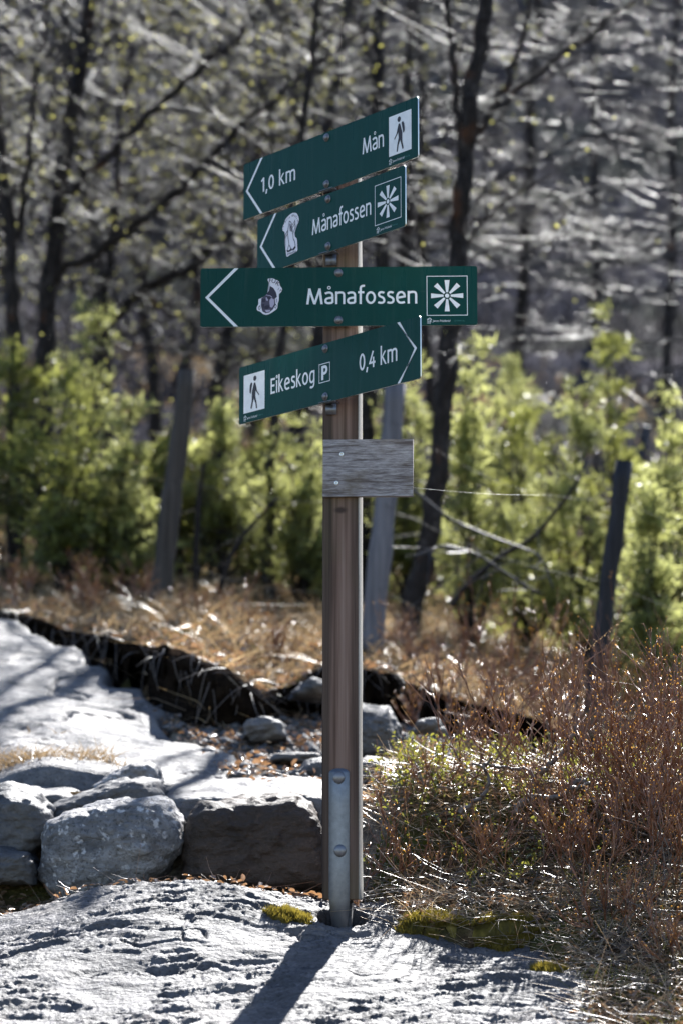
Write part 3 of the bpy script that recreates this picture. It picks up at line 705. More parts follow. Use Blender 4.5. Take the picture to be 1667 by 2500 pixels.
# sign 1: Mån 1,0 km
e = panel(-.0400, -.0837, 1.9774, R(51.56), .767, 'topmost green sign reading Mån 1,0 km with walker pictogram')
chevron(e, -.3715, -.297, MT['white']); text_mesh('lettering', '1,0 km', -.298, -.139, -.0205, .0415, e, 0, MT['white']); text_mesh('lettering', 'Mån', .155, .2445, -.0200, .0445, e, 0, MT['white'])
walker(e, .2655, .3575, False); caption(e, .2650, .0925)
# sign 2: Månafossen (angled)
e2 = panel(-.0355, -.0903, 1.8015, R(52.31), .658, 'angled green sign reading Månafossen with sticker of praying hands')
chevron(e2, -.3165, -.2425, MT['white']); text_mesh('lettering', 'Månafossen', -.0715, .1868, -.0195, .0435, e2, 0, MT['white'])
sunburst(e2, .2572, MT['white']); caption(e2, .2090, .0950)
# sign 3: Månafossen (frontal)
e3 = panel(-.0079, -.0720, 1.6001, R(1.89), .748, 'wide frontal green sign reading Månafossen with sticker of a face')
chevron(e3, -.3610, -.2765, MT['white']); text_mesh('lettering', 'Månafossen', -.0860, .2122, -.0212, .0440, e3, 0, MT['white'])
sunburst(e3, .2926, MT['white']); caption(e3, .2380, .1080)
# sign 4: Eikeskog P 0,4 km
e4 = panel(-.0430, -.0800, 1.3876, R(51.75), .790, 'lowest green sign reading Eikeskog P 0,4 km with arrow to the right')
chevron(e4, .3820, .308, MT['white']); text_mesh('lettering', 'Eikeskog', -.2455, -.0457, -.0192, .0440, e4, 0, MT['white'])
text_mesh('lettering', '0,4 km', .1460, .3032, -.0200, .0450, e4, 0, MT['white'])
walker(e4, -.3725, -.2735, True); caption(e4, -.3716, .0980)
frame(e4, -.0275, .0206, -.0258, .0270, .0020, MT['white'], 'parking_frame'); text_mesh('lettering', 'P', -.0165, .0105, -.0185, .0385, e4, 0, MT['white'], sw=.2)

# stickers
def sticker(e, ol, cu, cv, w, h, name='sticker'):
    g = Geo(); P = np.array(ol, float)
    # smooth closed outline
    for _ in range(2):
        Q = np.empty((len(P) * 2, 2)); Q[0::2] = .75 * P + .25 * np.roll(P, -1, 0); Q[1::2] = .25 * P + .75 * np.roll(P, -1, 0); P = Q
    import bmesh
    bm = bmesh.new(); vs = [bm.verts.new((cu + a * w, -.0006, cv + b * h)) for a, b in P]
    f = bm.faces.new(vs); bmesh.ops.triangulate(bm, faces=[f]); me = bpy.data.meshes.new(name); bm.to_mesh(me); bm.free()
    return link(name, me, MT['sticker'], e)
def ink(e, name, lines, polys, cu, cv, w, h, mat, lw, y=-.0010):
    g = Geo(); k = 0
    for p in polys: disc_fan(g, [(cu + a * w, cv + b * h) for a, b in p], y - .0001 * k); k += 1
    for p in lines: stroke(g, [(cu + a * w, cv + b * h) for a, b in p], lw, y - .0001 * (k % 9), lambda a, b, o: (a, o, b)); k += 1
    return g.build(name, mat, e)
# praying-hands sticker, unit box (-.5...5)
cu, cv, w, h = -.172, .006, .082, .106
sticker(e2, [(-.46, .18), (-.42, .30), (-.34, .33), (-.32, .42), (-.15, .50), (.0, .535), (.12, .55), (.26, .53), (.36, .50), (.46, .40), (.50, .29), (.44, .20), (.30, .19), (.28, .02), (.20, -.03), (.26, -.12),
             (.38, -.17), (.40, -.36), (.42, -.52), (.30, -.545), (.0, -.56), (-.22, -.60), (-.24, -.40), (-.30, -.33), (-.32, -.05), (-.30, .10), (-.36, .13)], cu, cv, w, h)
ink(e2, 'sticker_print', [[(-.04, .36), (-.10, .22), (-.14, .02), (-.06, -.28)], [(-.04, .36), (.06, .30), (.12, .12), (.16, -.05), (.18, -.16)], [(-.02, .28), (.0, .08)], [(.02, .26), (.05, .06)], [(.06, .2), (.1, .04)],
                           [(-.28, .02), (-.12, .12)], [(-.28, -.06), (-.12, .03)], [(.12, .22), (.27, .32)], [(.14, .15), (.27, .24)], [(.27, .34), (.28, .12), (.18, 0)], [(-.29, .02), (-.27, -.36)],
                           [(-.05, -.28), (.05, -.40), (.16, -.46)], [(-.05, -.28), (-.16, -.42)], [(.18, -.16), (.26, -.24), (.30, -.38), (.20, -.46)]],
    [[(-.2, -.40), (-.06, -.43), (.06, -.38), (.14, -.45), (-.02, -.47), (-.16, -.47)], [(.1, -.44), (.28, -.36), (.32, -.42), (.2, -.475)]], cu, cv, w, h, MT['ink'], .0019)
ang = [(-.40, .22, 62), (-.36, .28, 58), (-.24, .385, 42), (-.17, .42, 32), (-.10, .445, 24), (-.03, .46, 14), (.10, .475, 0), (.16, .47, -8), (.27, .44, -24), (.32, .40, -38), (.36, .36, -48), (.40, .31, -56), (.43, .27, -62), (.455, .235, -66)]
for ch, (a, b, r_) in zip('InPrintWeTrust', ang): font_text('sticker_print', ch, cu + a * w, cv + b * h - .003, .0095, e2, -.0012, MT['ink'], 1.0, 0, R(r_), 'CENTER')
font_text('sticker_print', 'printumup', cu + .09 * w, cv - .545 * h, .0105, e2, -.0012, MT['ink'], .98, 0, 0, 'CENTER')
# face sticker with mohawk
cu, cv, w, h = -.185, .001, .073, .102
sticker(e3, [(-.07, .50), (.06, .51), (.20, .47), (.34, .42), (.36, .30), (.46, .22), (.42, .12), (.32, .07), (.34, -.08), (.28, -.20), (.28, -.32), (.18, -.38), (.06, -.44), (-.10, -.50), (-.26, -.48), (-.36, -.40),
             (-.48, -.38), (-.50, -.28), (-.42, -.20), (-.44, -.06), (-.36, -.05), (-.30, -.02), (-.14, .05), (-.04, .16), (.0, .30), (-.04, .38), (-.10, .46)], cu, cv, w, h)
ink(e3, 'sticker_print', [[(-.38, -.24), (-.44, -.30), (-.40, -.36), (-.36, -.31), (-.38, -.24)]], [], cu, cv, w, h, MT['ink'], .0014)
ink(e3, 'sticker_print', [[(.21, -.20), (.16, -.27), (.20, -.32), (.24, -.26), (.21, -.20)]], [], cu, cv, w, h, MT['ink'], .0014)
ink(e3, 'sticker_print', [],
    [[(.0, .29), (.12, .24), (.22, .12), (.26, .0), (.18, -.06), (.02, .02), (-.15, .06), (-.04, .16)]], cu, cv, w, h, MT['ink'], .0014)
ink(e3, 'sticker_print', [], [[(-.32, -.04), (-.16, .05), (.04, .03), (.18, -.06), (.20, -.2), (.12, -.34), (-.02, -.43), (-.16, -.45), (-.28, -.40), (-.34, -.24)]], cu, cv, w, h, MT['inkgrey'], .001, -.0008)
ink(e3, 'sticker_print', [[(-.15, .045), (.0, .03), (.08, -.02)]], [[(.02, -.02), (.15, -.08), (.16, -.2), (.08, -.3), (.0, -.28), (-.02, -.12)], [(-.16, -.02), (-.07, -.02), (-.08, -.12), (-.14, -.1)], [(-.18, -.36), (.0, -.36), (.02, -.40), (-.14, -.43)],
             [(.22, -.06), (.27, -.06), (.27, -.14), (.22, -.18)]], cu, cv, w, h, MT['inklight'], .0016, -.0013)
ink(e3, 'sticker_print', [[(-.22, -.28), (-.1, -.23), (.0, -.26)]], [[(-.12, -.0), (.04, -.02), (.02, -.075), (-.10, -.06)], [(-.32, -.07), (-.18, -.05), (-.18, -.15), (-.30, -.15)], [(-.22, -.27), (-.08, -.25), (-.0, -.28), (-.1, -.34), (-.2, -.33)],
             [(-.30, -.2), (-.2, -.2), (-.26, -.36)]], cu, cv, w, h, MT['ink'], .0014, -.0018)
for ch, a, b, r_, s_ in (('F', .0, .40, 0, .014), ('U', .115, .375, -14, .015), ('K', .25, .315, -32, .016), ('1', .29, .185, -35, .009), ('7', .36, .14, -35, .009)):
    font_text('sticker_print', ch, cu + a * w, cv + b * h, s_, e3, -.0022, MT['ink'], 1.15, 0, R(r_), 'CENTER')

# brackets that hold the angled signs to the post corner
def bracket(z, up):
    g = Geo(); x0, y0 = -.049, -.055
    v = [(-.062, -.061, z + .012), (-.022, -.106, z + .012), (-.006, -.058, z + .012), (-.052, -.052, z + .012)]
    w_ = [(a, b, z + .0095) for a, b, c in v]
    g.add(np.array(v + w_) , [(0, 3, 2, 1), (4, 5, 6, 7), (0, 1, 5, 4), (1, 2, 6, 5), (2, 3, 7, 6), (3, 0, 4, 7)])
    box(g, (-.028, -.054, z - .004), (.030, .003, .030))
    o = g.build('bracket', MT['zinc'], SP); return o
for cz in (1.9774, 1.8015, 1.3876):
    bracket(cz + CAMZ - .094 + .004, 0)

# blank wooden board
pc = (D(789, 1074.5, -.062) + D(1006.5, 1212.7, -.062)) / 2
bw, bh = .2415, .1545
g = Geo(); nx_, nz_ = 40, 26
xs = np.linspace(-bw / 2, bw / 2, nx_); zs = np.linspace(-bh / 2, bh / 2, nz_); Xb, Zb = np.meshgrid(xs, zs)
Yb = -.0005 * np.abs(fbm(Xb * 9, Zb * 120, 0, 3, 6)); i = np.arange(nz_ - 1)[:, None] * nx_; j = np.arange(nx_ - 1)[None]
g.add(np.stack([Xb, Yb, Zb], -1).reshape(-1, 3), np.stack([i + j, i + j + 1, i + nx_ + j + 1, i + nx_ + j], -1).reshape(-1, 4))
box(g, (0, .0105, 0), (bw, .020, bh))
bd = g.build('blank_board', MT['board'], SP); bd.location = (pc[0], -.0725, pc[2]); bd.rotation_euler = (0, R(.5), R(-5)); bd['label'] = 'grey weathered blank wooden board screwed to the post'
for px, py in ((833, 1109), (821, 1179)):
    s = D(px, py, -.07); g = Geo(); lx = (s[0] - pc[0]); lz = s[2] - pc[2]; rr_ = .0062
    a = np.arange(18) * 2 * np.pi / 18
    v = [(lx + rr_ * math.cos(t), 0.0, lz + rr_ * math.sin(t)) for t in a] + [(lx + rr_ * .93 * math.cos(t), -.0018, lz + rr_ * .93 * math.sin(t)) for t in a] \
        + [(lx + rr_ * .42 * math.cos(t), -.0020, lz + rr_ * .42 * math.sin(t)) for t in a] + [(lx + rr_ * .3 * math.cos(t), -.0002, lz + rr_ * .3 * math.sin(t)) for t in a]
    q = [(b * 18 + k, b * 18 + (k + 1) % 18, b * 18 + 18 + (k + 1) % 18, b * 18 + 18 + k) for b in range(3) for k in range(18)]
    g.add(v, q, [(54, 54 + k, 55 + k) for k in range(1, 17)]); g.build('screw', MT['alu'], bd)

# steel foot strap and its two dome bolts
zt, zb = D(829, 1876, -.055)[2], -.045
g = Geo(); pr = []; wS = .0268
for t in np.linspace(0, 1, 9): pr.append((-wS * math.cos(R(180 * t)) * 1.0, zt - .009 + .009 * math.sin(R(180 * t))))
ol = pr[::1] + [(wS, .055), (wS * .9, .02), (wS * .55, zb), (-wS * .55, zb), (-wS * .9, .02), (-wS, .055)]
yo = lambda z: -.0545 + (0.018 * max(0, (.05 - z) / .1))
n = len(ol); Fv = [(a, yo(b), b) for a, b in ol]; Bv = [(a, yo(b) + .005, b) for a, b in ol]
zl_ = [zt, zt - .003, zt - .007, zt - .012, .30, .15, .055, .02, zb]; hw_ = [wS * .35, wS * .72, wS * .92, wS, wS, wS, wS, wS * .9, wS * .5]
Fv = []
for z_, h_ in zip(zl_, hw_): Fv += [(-h_, yo(z_), z_), (h_, yo(z_), z_), (h_, yo(z_) + .005, z_), (-h_, yo(z_) + .005, z_)]
n = len(zl_); g.add(Fv, [(4 * k + a, 4 * k + 4 + a, 4 * k + 4 + (a + 1) % 4, 4 * k + (a + 1) % 4) for k in range(n - 1) for a in range(4)] + [(0, 1, 2, 3)])
st = g.build('steel_strap', MT['zinc'], SP); st.rotation_euler = (0, 0, PY)
for px, py in ((827, 1898), (830, 2077)):
    s = D(px, py, -.06); g = Geo(); V = []; K = 22; rr_ = .0165
    for kk, (rf, yf) in enumerate(((1, .0), (.98, -.0025), (.85, -.0052), (.6, -.0076), (.3, -.0088), (.02, -.0092))):
        for a in np.arange(K) * 2 * np.pi / K: V.append((rr_ * rf * math.cos(a), yf, rr_ * rf * math.sin(a)))
    g.add(V, [(b * K + k, b * K + (k + 1) % K, (b + 1) * K + (k + 1) % K, (b + 1) * K + k) for b in range(5) for k in range(K)])
    o = g.build('dome_bolt', MT['bolt'], SP, True); o.location = (s[0] , -.0550, s[2]); o.rotation_euler = (0, 0, PY)
# rear strap and ground spike, dark in the socket
g = Geo(); box(g, (0, .0535, .12), (.05, .005, .34)); box(g, (0, 0.02, -.02), (.05, .05, .13)); o = g.build('foot_spike', MT['boulder_dark'], SP); o.rotation_euler = (0, 0, PY)

# spider thread
p0 = D(1006, 1190, -.05); p1 = D(1345, 1209, .12)
g = Geo(); t = np.linspace(0, 1, 24)[:, None]; pts = p0 * (1 - t) + p1 * t; pts[:, 2] -= .006 * np.sin(np.pi * t[:, 0]); g.tube(pts, .00018, 4)
tag(g.build('spider_thread', MT['silk']), 'single glinting spider thread stretching right from the blank board', 'thread')

# ------------------------------------------------------------------ fence
FN = empty('wire_fence', tuple(G(890, 4.5))); tag(FN, 'old wire fence on leaning weathered posts behind the sign', 'fence')
bpy.context.view_layer.update()
def fence_post(x0, y0, x1, y1, Y, wpx, mat, flat_top=True):
    a, b = D(x0, y0, Y), D(x1, y1, Y); a = a.copy(); a[2] -= .12
    r = wpx / 2 / FPX * (Y - CAMY); g = Geo(); n = 14; t = np.linspace(0, 1, n)[:, None]; pts = a * (1 - t) + b * t
    pts[:, 0] += .006 * fbm(pts[:, 2] * 3, 1.0, 0, 3, int(x0)); rad = r * (1.08 - .16 * t[:, 0]) * (1 + .09 * fbm(pts[:, 2] * 7, 2.0, 0, 3, 3))
    g.tube(pts, rad, 9); o = g.build('fence_post', mat, None, False)
    o.parent = FN; o.matrix_parent_inverse = FN.matrix_world.inverted(); return a, b
FP = [fence_post(385, 1450, 455, 905, 5.5, 50, MT['fence']), fence_post(905, 1545, 965, 935, 4.3, 56, MT['fencepale']), fence_post(1440, 1730, 1520, 1128, 4.0, 44, MT['fenceblack'])]
FP = [fence_post(-260, 1380, -210, 860, 6.6, 46, MT['fence'])] + FP + [fence_post(2060, 1850, 2120, 1240, 4.0, 46, MT['fence'])]
for fr in (.25, .55, .85):
    g = Geo()
    for k in range(len(FP) - 1):
        a = FP[k][0] * (1 - fr) + FP[k][1] * fr; b = FP[k + 1][0] * (1 - fr) + FP[k + 1][1] * fr
        a = a + np.array([0, -.05, 0]); b = b + np.array([0, -.05, 0])
        t = np.linspace(0, 1, 14)[:, None]; p = a * (1 - t) + b * t; p[:, 2] -= .07 * np.sin(np.pi * t[:, 0]) * (1 + .5 * math.sin(7 * fr + k)); g.tube(p, .0010, 4)
    o = g.build('wire', MT['wire']); o.parent = FN; o.matrix_parent_inverse = FN.matrix_world.inverted()

# ------------------------------------------------------------------ trees
def px_line(L, Y):
    return np.array([D(p[0], p[1], Y + (p[2] if len(p) > 2 else 0)) for p in L])
def resample(P, n):
    d = np.concatenate([[0], np.cumsum(np.linalg.norm(np.diff(P, axis=0), axis=1))]); t = np.linspace(0, d[-1], n)
    Q = np.stack([np.interp(t, d, P[:, k]) for k in range(3)], -1)
    for _ in range(2): Q[1:-1] = .5 * Q[1:-1] + .25 * (Q[:-2] + Q[2:])
    return Q, d[-1]
def unit(v): return v / (np.linalg.norm(v, axis=-1, keepdims=True) + 1e-9)

def tree(label, Y, trunk, wpx, branches=(), seed=1, dens=9, sec=(.5, 1.2), leaf=0, ttw=9, twr=.0022, bark='bark', tmat='twig', up=.25, spread=1.0, group='bare trees behind the sign', cat='tree', name='bare_tree', trunk_sec=True, flatten=.6, limb=True):
    r_ = np.random.default_rng(seed); k = FPX / (Y - CAMY)
    T = px_line(trunk, Y); base = T[0].copy(); base[2] = min(base[2], float(terrain(base[0], base[1]))) - .05; T[0] = base
    root = empty(name, tuple(base)); tag(root, label, cat, group)
    P, L = resample(T, max(12, int(len(T) * 5)))
    P[1:-1] += .01 * r_.normal(size=P[1:-1].shape)
    g = Geo(); s = np.linspace(0, 1, len(P)); r0, r1 = wpx[0] / 2 / k, wpx[1] / 2 / k
    rad = r0 + (r1 - r0) * s; rad[:3] *= [1.5, 1.25, 1.08]
    g.tube(P - base, rad * (1 + .06 * r_.normal(size=len(P))), 9); g.build('trunk', MT[bark], root, True)
    sk = [(P, rad, trunk_sec)]
    gc = Geo()
    for (bl, w0, w1) in branches:
        B, Lb = resample(px_line(bl, Y), max(8, len(bl) * 4)); B[1:] += .012 * r_.normal(size=B[1:].shape)
        rb = np.linspace(w0, w1, len(B)) / 2 / k; lg = Geo() if limb else gc; lg.tube(B - base, rb, 7); limb and lg.build('limb', MT[bark], root, True); sk.append((B, rb, True))
    S0, SD, SL = [], [], []
    for (Q, rq, do) in sk:
        if not do: continue
        seg = np.linalg.norm(np.diff(Q, axis=0), axis=1).sum(); n = int(seg * dens)
        lo = .35 if Q is P else .05
        for _ in range(n):
            u = r_.uniform(lo, 1) * (len(Q) - 1); i = min(int(u), len(Q) - 2); p = Q[i] + (Q[i + 1] - Q[i]) * (u - i)
            tg = unit(Q[i + 1] - Q[i]); d = unit(r_.normal(size=3) * np.array([1, .8, flatten]) * spread + tg * .5 + np.array([0, 0, up]))
            ln_ = r_.uniform(*sec) * (1 if Q is not P else 1.15)
            b = r_.normal(size=3) * .25 + np.array([0, 0, -.12]); m = 6; t = np.linspace(0, 1, m)[:, None]
            C = p + d * ln_ * t + b * ln_ * t ** 2 * .6; C[1:] += r_.normal(size=(m - 1, 3)) * .012
            ra = np.linspace(min(rq[i] * .6, .003 + .003 * ln_), .0015, m)
            gc.tube(C - base, ra, 5); S0.append(C); SL.append(ln_)
    if S0:
        S0 = np.array(S0); N = len(S0); M = ttw
        u = r_.uniform(.12, 1, (N, M)) * 4.99; i = u.astype(int); f = (u - i)[..., None]; ii = np.arange(N)[:, None]
        p = (S0[ii, i] * (1 - f) + S0[ii, i + 1] * f).reshape(-1, 3); tg = unit(S0[ii, i + 1] - S0[ii, i]).reshape(-1, 3)
        d = unit(tg * .7 + r_.normal(size=p.shape) * np.array([.75, .75, .55]))
        l_ = r_.uniform(.12, .42, len(p)); bd_ = r_.normal(size=p.shape) * .22
        gc.twigs(p - base, d, l_, twr, twr * .55, bd_, 4)
        # second order twiglets
        K = 2; f = r_.uniform(.3, 1, (len(p), K)); p2 = (p[:, None] + d[:, None] * (f * l_[:, None])[..., None] + bd_[:, None] * ((f ** 2) * l_[:, None])[..., None]).reshape(-1, 3)
        d2 = unit(np.repeat(d, K, 0) * .6 + r_.normal(size=p2.shape) * .7); l2 = r_.uniform(.05, .16, len(p2))
        gc.twigs(p2 - base, d2, l2, twr * .6, twr * .45, r_.normal(size=p2.shape) * .2, 2)
        if leaf:
            n = int(len(p2) * leaf); sel = r_.choice(len(p2), n, replace=n > len(p2)); q = p2[sel] + d2[sel] * l2[sel][:, None]
            gl = Geo(); gl.leaves(q - base, unit(r_.normal(size=q.shape)), r_.normal(size=q.shape), r_.uniform(.013, .027, n), r_.uniform(.009, .017, n))
            gl.build('opening_leaves', MT['budleaf'], root)['kind'] = 'stuff'
    gc.build('crown', MT[tmat], root, False)
    return root

GB = 'bare trees on the left'
tree('dark tree trunk along the left picture edge above the junipers', 7.6, [(40, 1400), (40, 1100), (34, 800), (28, 620), (8, 420), (-20, 200), (-40, 0), (-50, -350)], (42, 22),
     [([(28, 620), (60, 480), (75, 330), (95, 180), (120, 0)], 18, 8), ([(20, 500), (80, 400), (140, 330), (210, 260)], 10, 5)], 11, 10, leaf=.22, group=GB)
tree('thick dark tree with long bough sweeping up behind the signs', 7.9, [(120, 1380), (105, 1050), (108, 820), (118, 680), (150, 480), (172, 300), (205, 110), (230, -40), (260, -350)], (60, 26),
     [([(112, 690), (230, 625), (370, 520), (480, 425), (590, 310), (700, 215), (800, 130), (900, 60)], 28, 11),
      ([(148, 490), (255, 395), (365, 275), (470, 190), (560, 110), (650, 5), (700, -80)], 25, 12),
      ([(165, 330), (110, 250), (60, 150), (20, 60)], 13, 6), ([(240, 618), (300, 540), (380, 480), (470, 470)], 9, 4)], 12, 10, leaf=.3, group=GB)
tree('dark slanting tree rising from behind the juniper bush', 8.6, [(180, 1380), (215, 1050), (250, 800), (330, 715), (480, 645), (590, 545), (690, 440), (760, 330)], (44, 14),
     [([(330, 715), (420, 760), (520, 800), (620, 850)], 14, 6), ([(250, 800), (270, 600), (290, 420), (300, 250), (330, 80)], 22, 9)], 13, 10, leaf=.3, group=GB)
tree('slim dark tree trunk behind the left end of the signs', 7.0, [(655, 1450), (666, 1150), (684, 830), (712, 560), (735, 330), (765, 110), (780, -40), (790, -350)], (26, 14),
     [([(760, 140), (830, 50), (880, -30)], 10, 5), ([(740, 320), (700, 180), (690, 40), (680, -60)], 9, 5), ([(680, 850), (600, 870), (520, 940), (440, 1000)], 8, 4)], 14, 10, leaf=.2, group=GB)
GB = 'bare trees right of the sign'
tree('dark mossy tree trunk directly behind the post', 7.8, [(890, 1490), (884, 1230), (895, 1010), (932, 650), (922, 360), (918, 120), (925, -40), (930, -350)], (44, 30),
     [([(922, 400), (985, 330), (1040, 240), (1080, 180)], 12, 5), ([(920, 150), (870, 60), (850, -40)], 12, 6), ([(925, 620), (830, 600), (740, 590), (640, 600)], 9, 5)], 15, 6.5, leaf=.2, group=GB)
tree('nearest forked tree trunk with a kinked base right of the post', 6.0, [(985, 1610), (995, 1500), (1045, 1345), (1072, 1060), (1108, 710), (1125, 480), (1140, 310), (1168, 110), (1192, -30), (1230, -350)], (56, 36),
     [([(1128, 450), (1122, 320), (1100, 130), (1085, 0), (1075, -80)], 22, 16), ([(1140, 370), (1215, 245), (1290, 203), (1371, 135), (1480, 60), (1560, -20)], 18, 9),
      ([(1210, 250), (1245, 190), (1282, 78), (1300, -20)], 15, 9), ([(1115, 640), (1160, 560), (1230, 490), (1300, 450)], 11, 5), ([(1110, 700), (1030, 620), (960, 560), (900, 520)], 8, 4)], 16, 6, (.4, .9), leaf=.04, group=GB, bark='bark')
# tree off the right edge whose pale level branches hang into view
tree('level silvery branches of a tree reaching in from the right picture edge', 9.0, [(1960, 1640), (1930, 1200), (1900, 800), (1880, 400), (1870, 0), (1860, -400)], (90, 50),
     [([(1880, 120), (1667, 94), (1560, 100), (1540, 128), (1390, 126), (1300, 150)], 12, 6), ([(1890, 420), (1667, 386), (1580, 360), (1500, 339), (1430, 333), (1330, 300)], 12, 6),
      ([(1885, 330), (1667, 335), (1540, 318), (1420, 330), (1371, 360), (1319, 396), (1246, 412), (1189, 448)], 12, 6), ([(1900, 600), (1667, 620), (1520, 640), (1408, 638), (1293, 646), (1204, 649), (1163, 667)], 11, 6),
      ([(1900, 860), (1667, 830), (1560, 838), (1475, 823), (1371, 802), (1319, 813), (1236, 815)], 9, 5), ([(1880, 200), (1667, 214), (1550, 190), (1450, 205), (1371, 214), (1322, 246)], 9, 5),
      ([(1880, 520), (1667, 470), (1560, 455), (1440, 470), (1340, 500), (1250, 520)], 7, 4), ([(1890, 700), (1667, 690), (1560, 720), (1460, 700), (1380, 690), (1300, 715)], 7, 4),
      ([(1880, 20), (1667, 20), (1560, 10), (1450, 30), (1370, 20)], 7, 4), ([(1890, 560), (1700, 540), (1600, 560), (1480, 555), (1400, 580)], 7, 4), ([(1890, 880), (1700, 885), (1520, 930), (1397, 979), (1319, 995), (1215, 1047), (1110, 1110), (1006, 1167)], 9, 6)],
     21, 8, (.25, .75), ttw=7, leaf=.008, flatten=.22, spread=.9, group=GB, tmat='pale', trunk_sec=False, up=.1, twr=.0022, limb=False)
tree('grey trunk half hidden in twigs at right above the junipers', 13, [(1265, 1050), (1268, 780), (1275, 640), (1290, 400), (1310, 100), (1320, -200)], (36, 20), [([(1275, 640), (1350, 560), (1430, 480)], 12, 6)], 22, 7, leaf=.05, group=GB)
# fallen and leaning bare branches among the right-hand junipers
def bare_branch(label, pts, w, Y, seed, mat='pale'):
    P = px_line(pts, Y); b = P[0].copy(); b[2] = P[:, 2].min(); r_ = np.random.default_rng(seed); g = Geo(); k = FPX / (Y - CAMY)
    Q, L = resample(P, len(P) * 5); g.tube(Q - b, np.linspace(w[0], w[1], len(Q)) / 2 / k, 6)
    n = 14; u = r_.integers(2, len(Q) - 1, n); d = unit(np.stack([r_.normal(size=n), r_.normal(size=n) * .6, r_.normal(size=n) * .7], -1))
    g.twigs(Q[u] - b, d, r_.uniform(.1, .35, n), .004, .0015, r_.normal(size=(n, 3)) * .25, 4)
    o = g.build('dead_branch', MT[mat]); o.location = b; tag(o, label, 'branch', 'dead branches among the junipers')
bare_branch('thin silvery dead branch sagging down to the right behind the board', [(960, 1150), (1022, 1208), (1100, 1271), (1215, 1318), (1319, 1354), (1350, 1440)], (10, 6), 4.6, 1)
bare_branch('dark dead branch leaning up to the right among the right junipers', [(1100, 1480), (1142, 1422), (1225, 1354), (1303, 1313), (1371, 1229), (1420, 1160)], (17, 8), 5.4, 2, 'bark')
bare_branch('curved dark dead branch low between the left fence post and the sign post', [(520, 1490), (550, 1400), (575, 1330), (640, 1255), (680, 1215)], (17, 8), 5.6, 3, 'bark')
bare_branch('upright dark stick between left fence post and sign post', [(478, 1440), (480, 1330), (488, 1200), (500, 1130)], (20, 12), 6.2, 4, 'bark')
bare_branch('pale forked stick lying in the dry ground right of the nearest trunk', [(1010, 1360), (1080, 1330), (1160, 1350), (1250, 1410), (1320, 1450)], (9, 5), 4.4, 5)

# background wood: individual thin birches up the slope
fill = [(-60, 10.5), (60, 12.5), (170, 15), (300, 11.5), (390, 14), (450, 18), (540, 12.2), (620, 16), (690, 11), (830, 13.5), (990, 12), (1060, 16.5), (1470, 22), (1640, 19)]
where = ['leftmost of the thin trees up the slope', 'thin tree above the left junipers, second from the left edge', 'thin tree up the slope above the tall juniper tip', 'thin tree up the slope left of the arrow tips', 'thin tree up the slope above the left fence post',
         'far thin tree left of the topmost sign', 'thin tree up the slope behind the left arrow points', 'far thin tree behind the distance text of the top sign', 'thin tree up the slope behind the sticker signs', 'thin tree up the slope above the post top',
         'thin tree up the slope at the right end of the top sign', 'far thin tree behind the forked trunk', 'far thin tree above the right fence post', 'far thin tree near the right edge']
rr = np.random.default_rng(99)
for k, ((px, Y), lab) in enumerate(zip(fill, where)):
    b = G(px, Y); s = FPX / (Y - CAMY); lean = rr.uniform(-.25, .25); h = rr.uniform(4.2, 5.6) + (Y - 11) * .3
    def tp(f, dx=0): return b + np.array([lean * h * f * .6 + dx, 0, h * f])
    def topx(p):
        c, s_ = math.cos(PITCH), math.sin(PITCH); v = p - np.array([0, CAMY, CAMZ]); d = v[1] * c + v[2] * s_
        return (833.5 + FPX * v[0] / d, 1250 - FPX * (-v[1] * s_ + v[2] * c) / d)
    tr = [topx(tp(f, .06 * rr.normal())) for f in (0, .15, .3, .5, .7, .85, 1)]
    br = []
    for q in range(7):
        f = rr.uniform(.18, .8); sd = rr.choice([-1, 1]); L = rr.uniform(.9, 1.9); rise = rr.uniform(.1, .9)
        a = tp(f); br.append(([topx(a + np.array([sd * L * t, 0, rise * L * t - .15 * t * t])) + (rr.uniform(-.8, .8) * t,) for t in (0, .3, .65, 1)], .05 * s * .6, .014 * s))
    tree(lab, Y, tr, (.13 * s, .035 * s), br, 200 + k, 4.4, (.5, 1.1), ttw=8, leaf=.6 if px < 900 else .03, twr=.0025, group='thin trees up the slope', tmat='twig' if px < 1000 else 'pale')

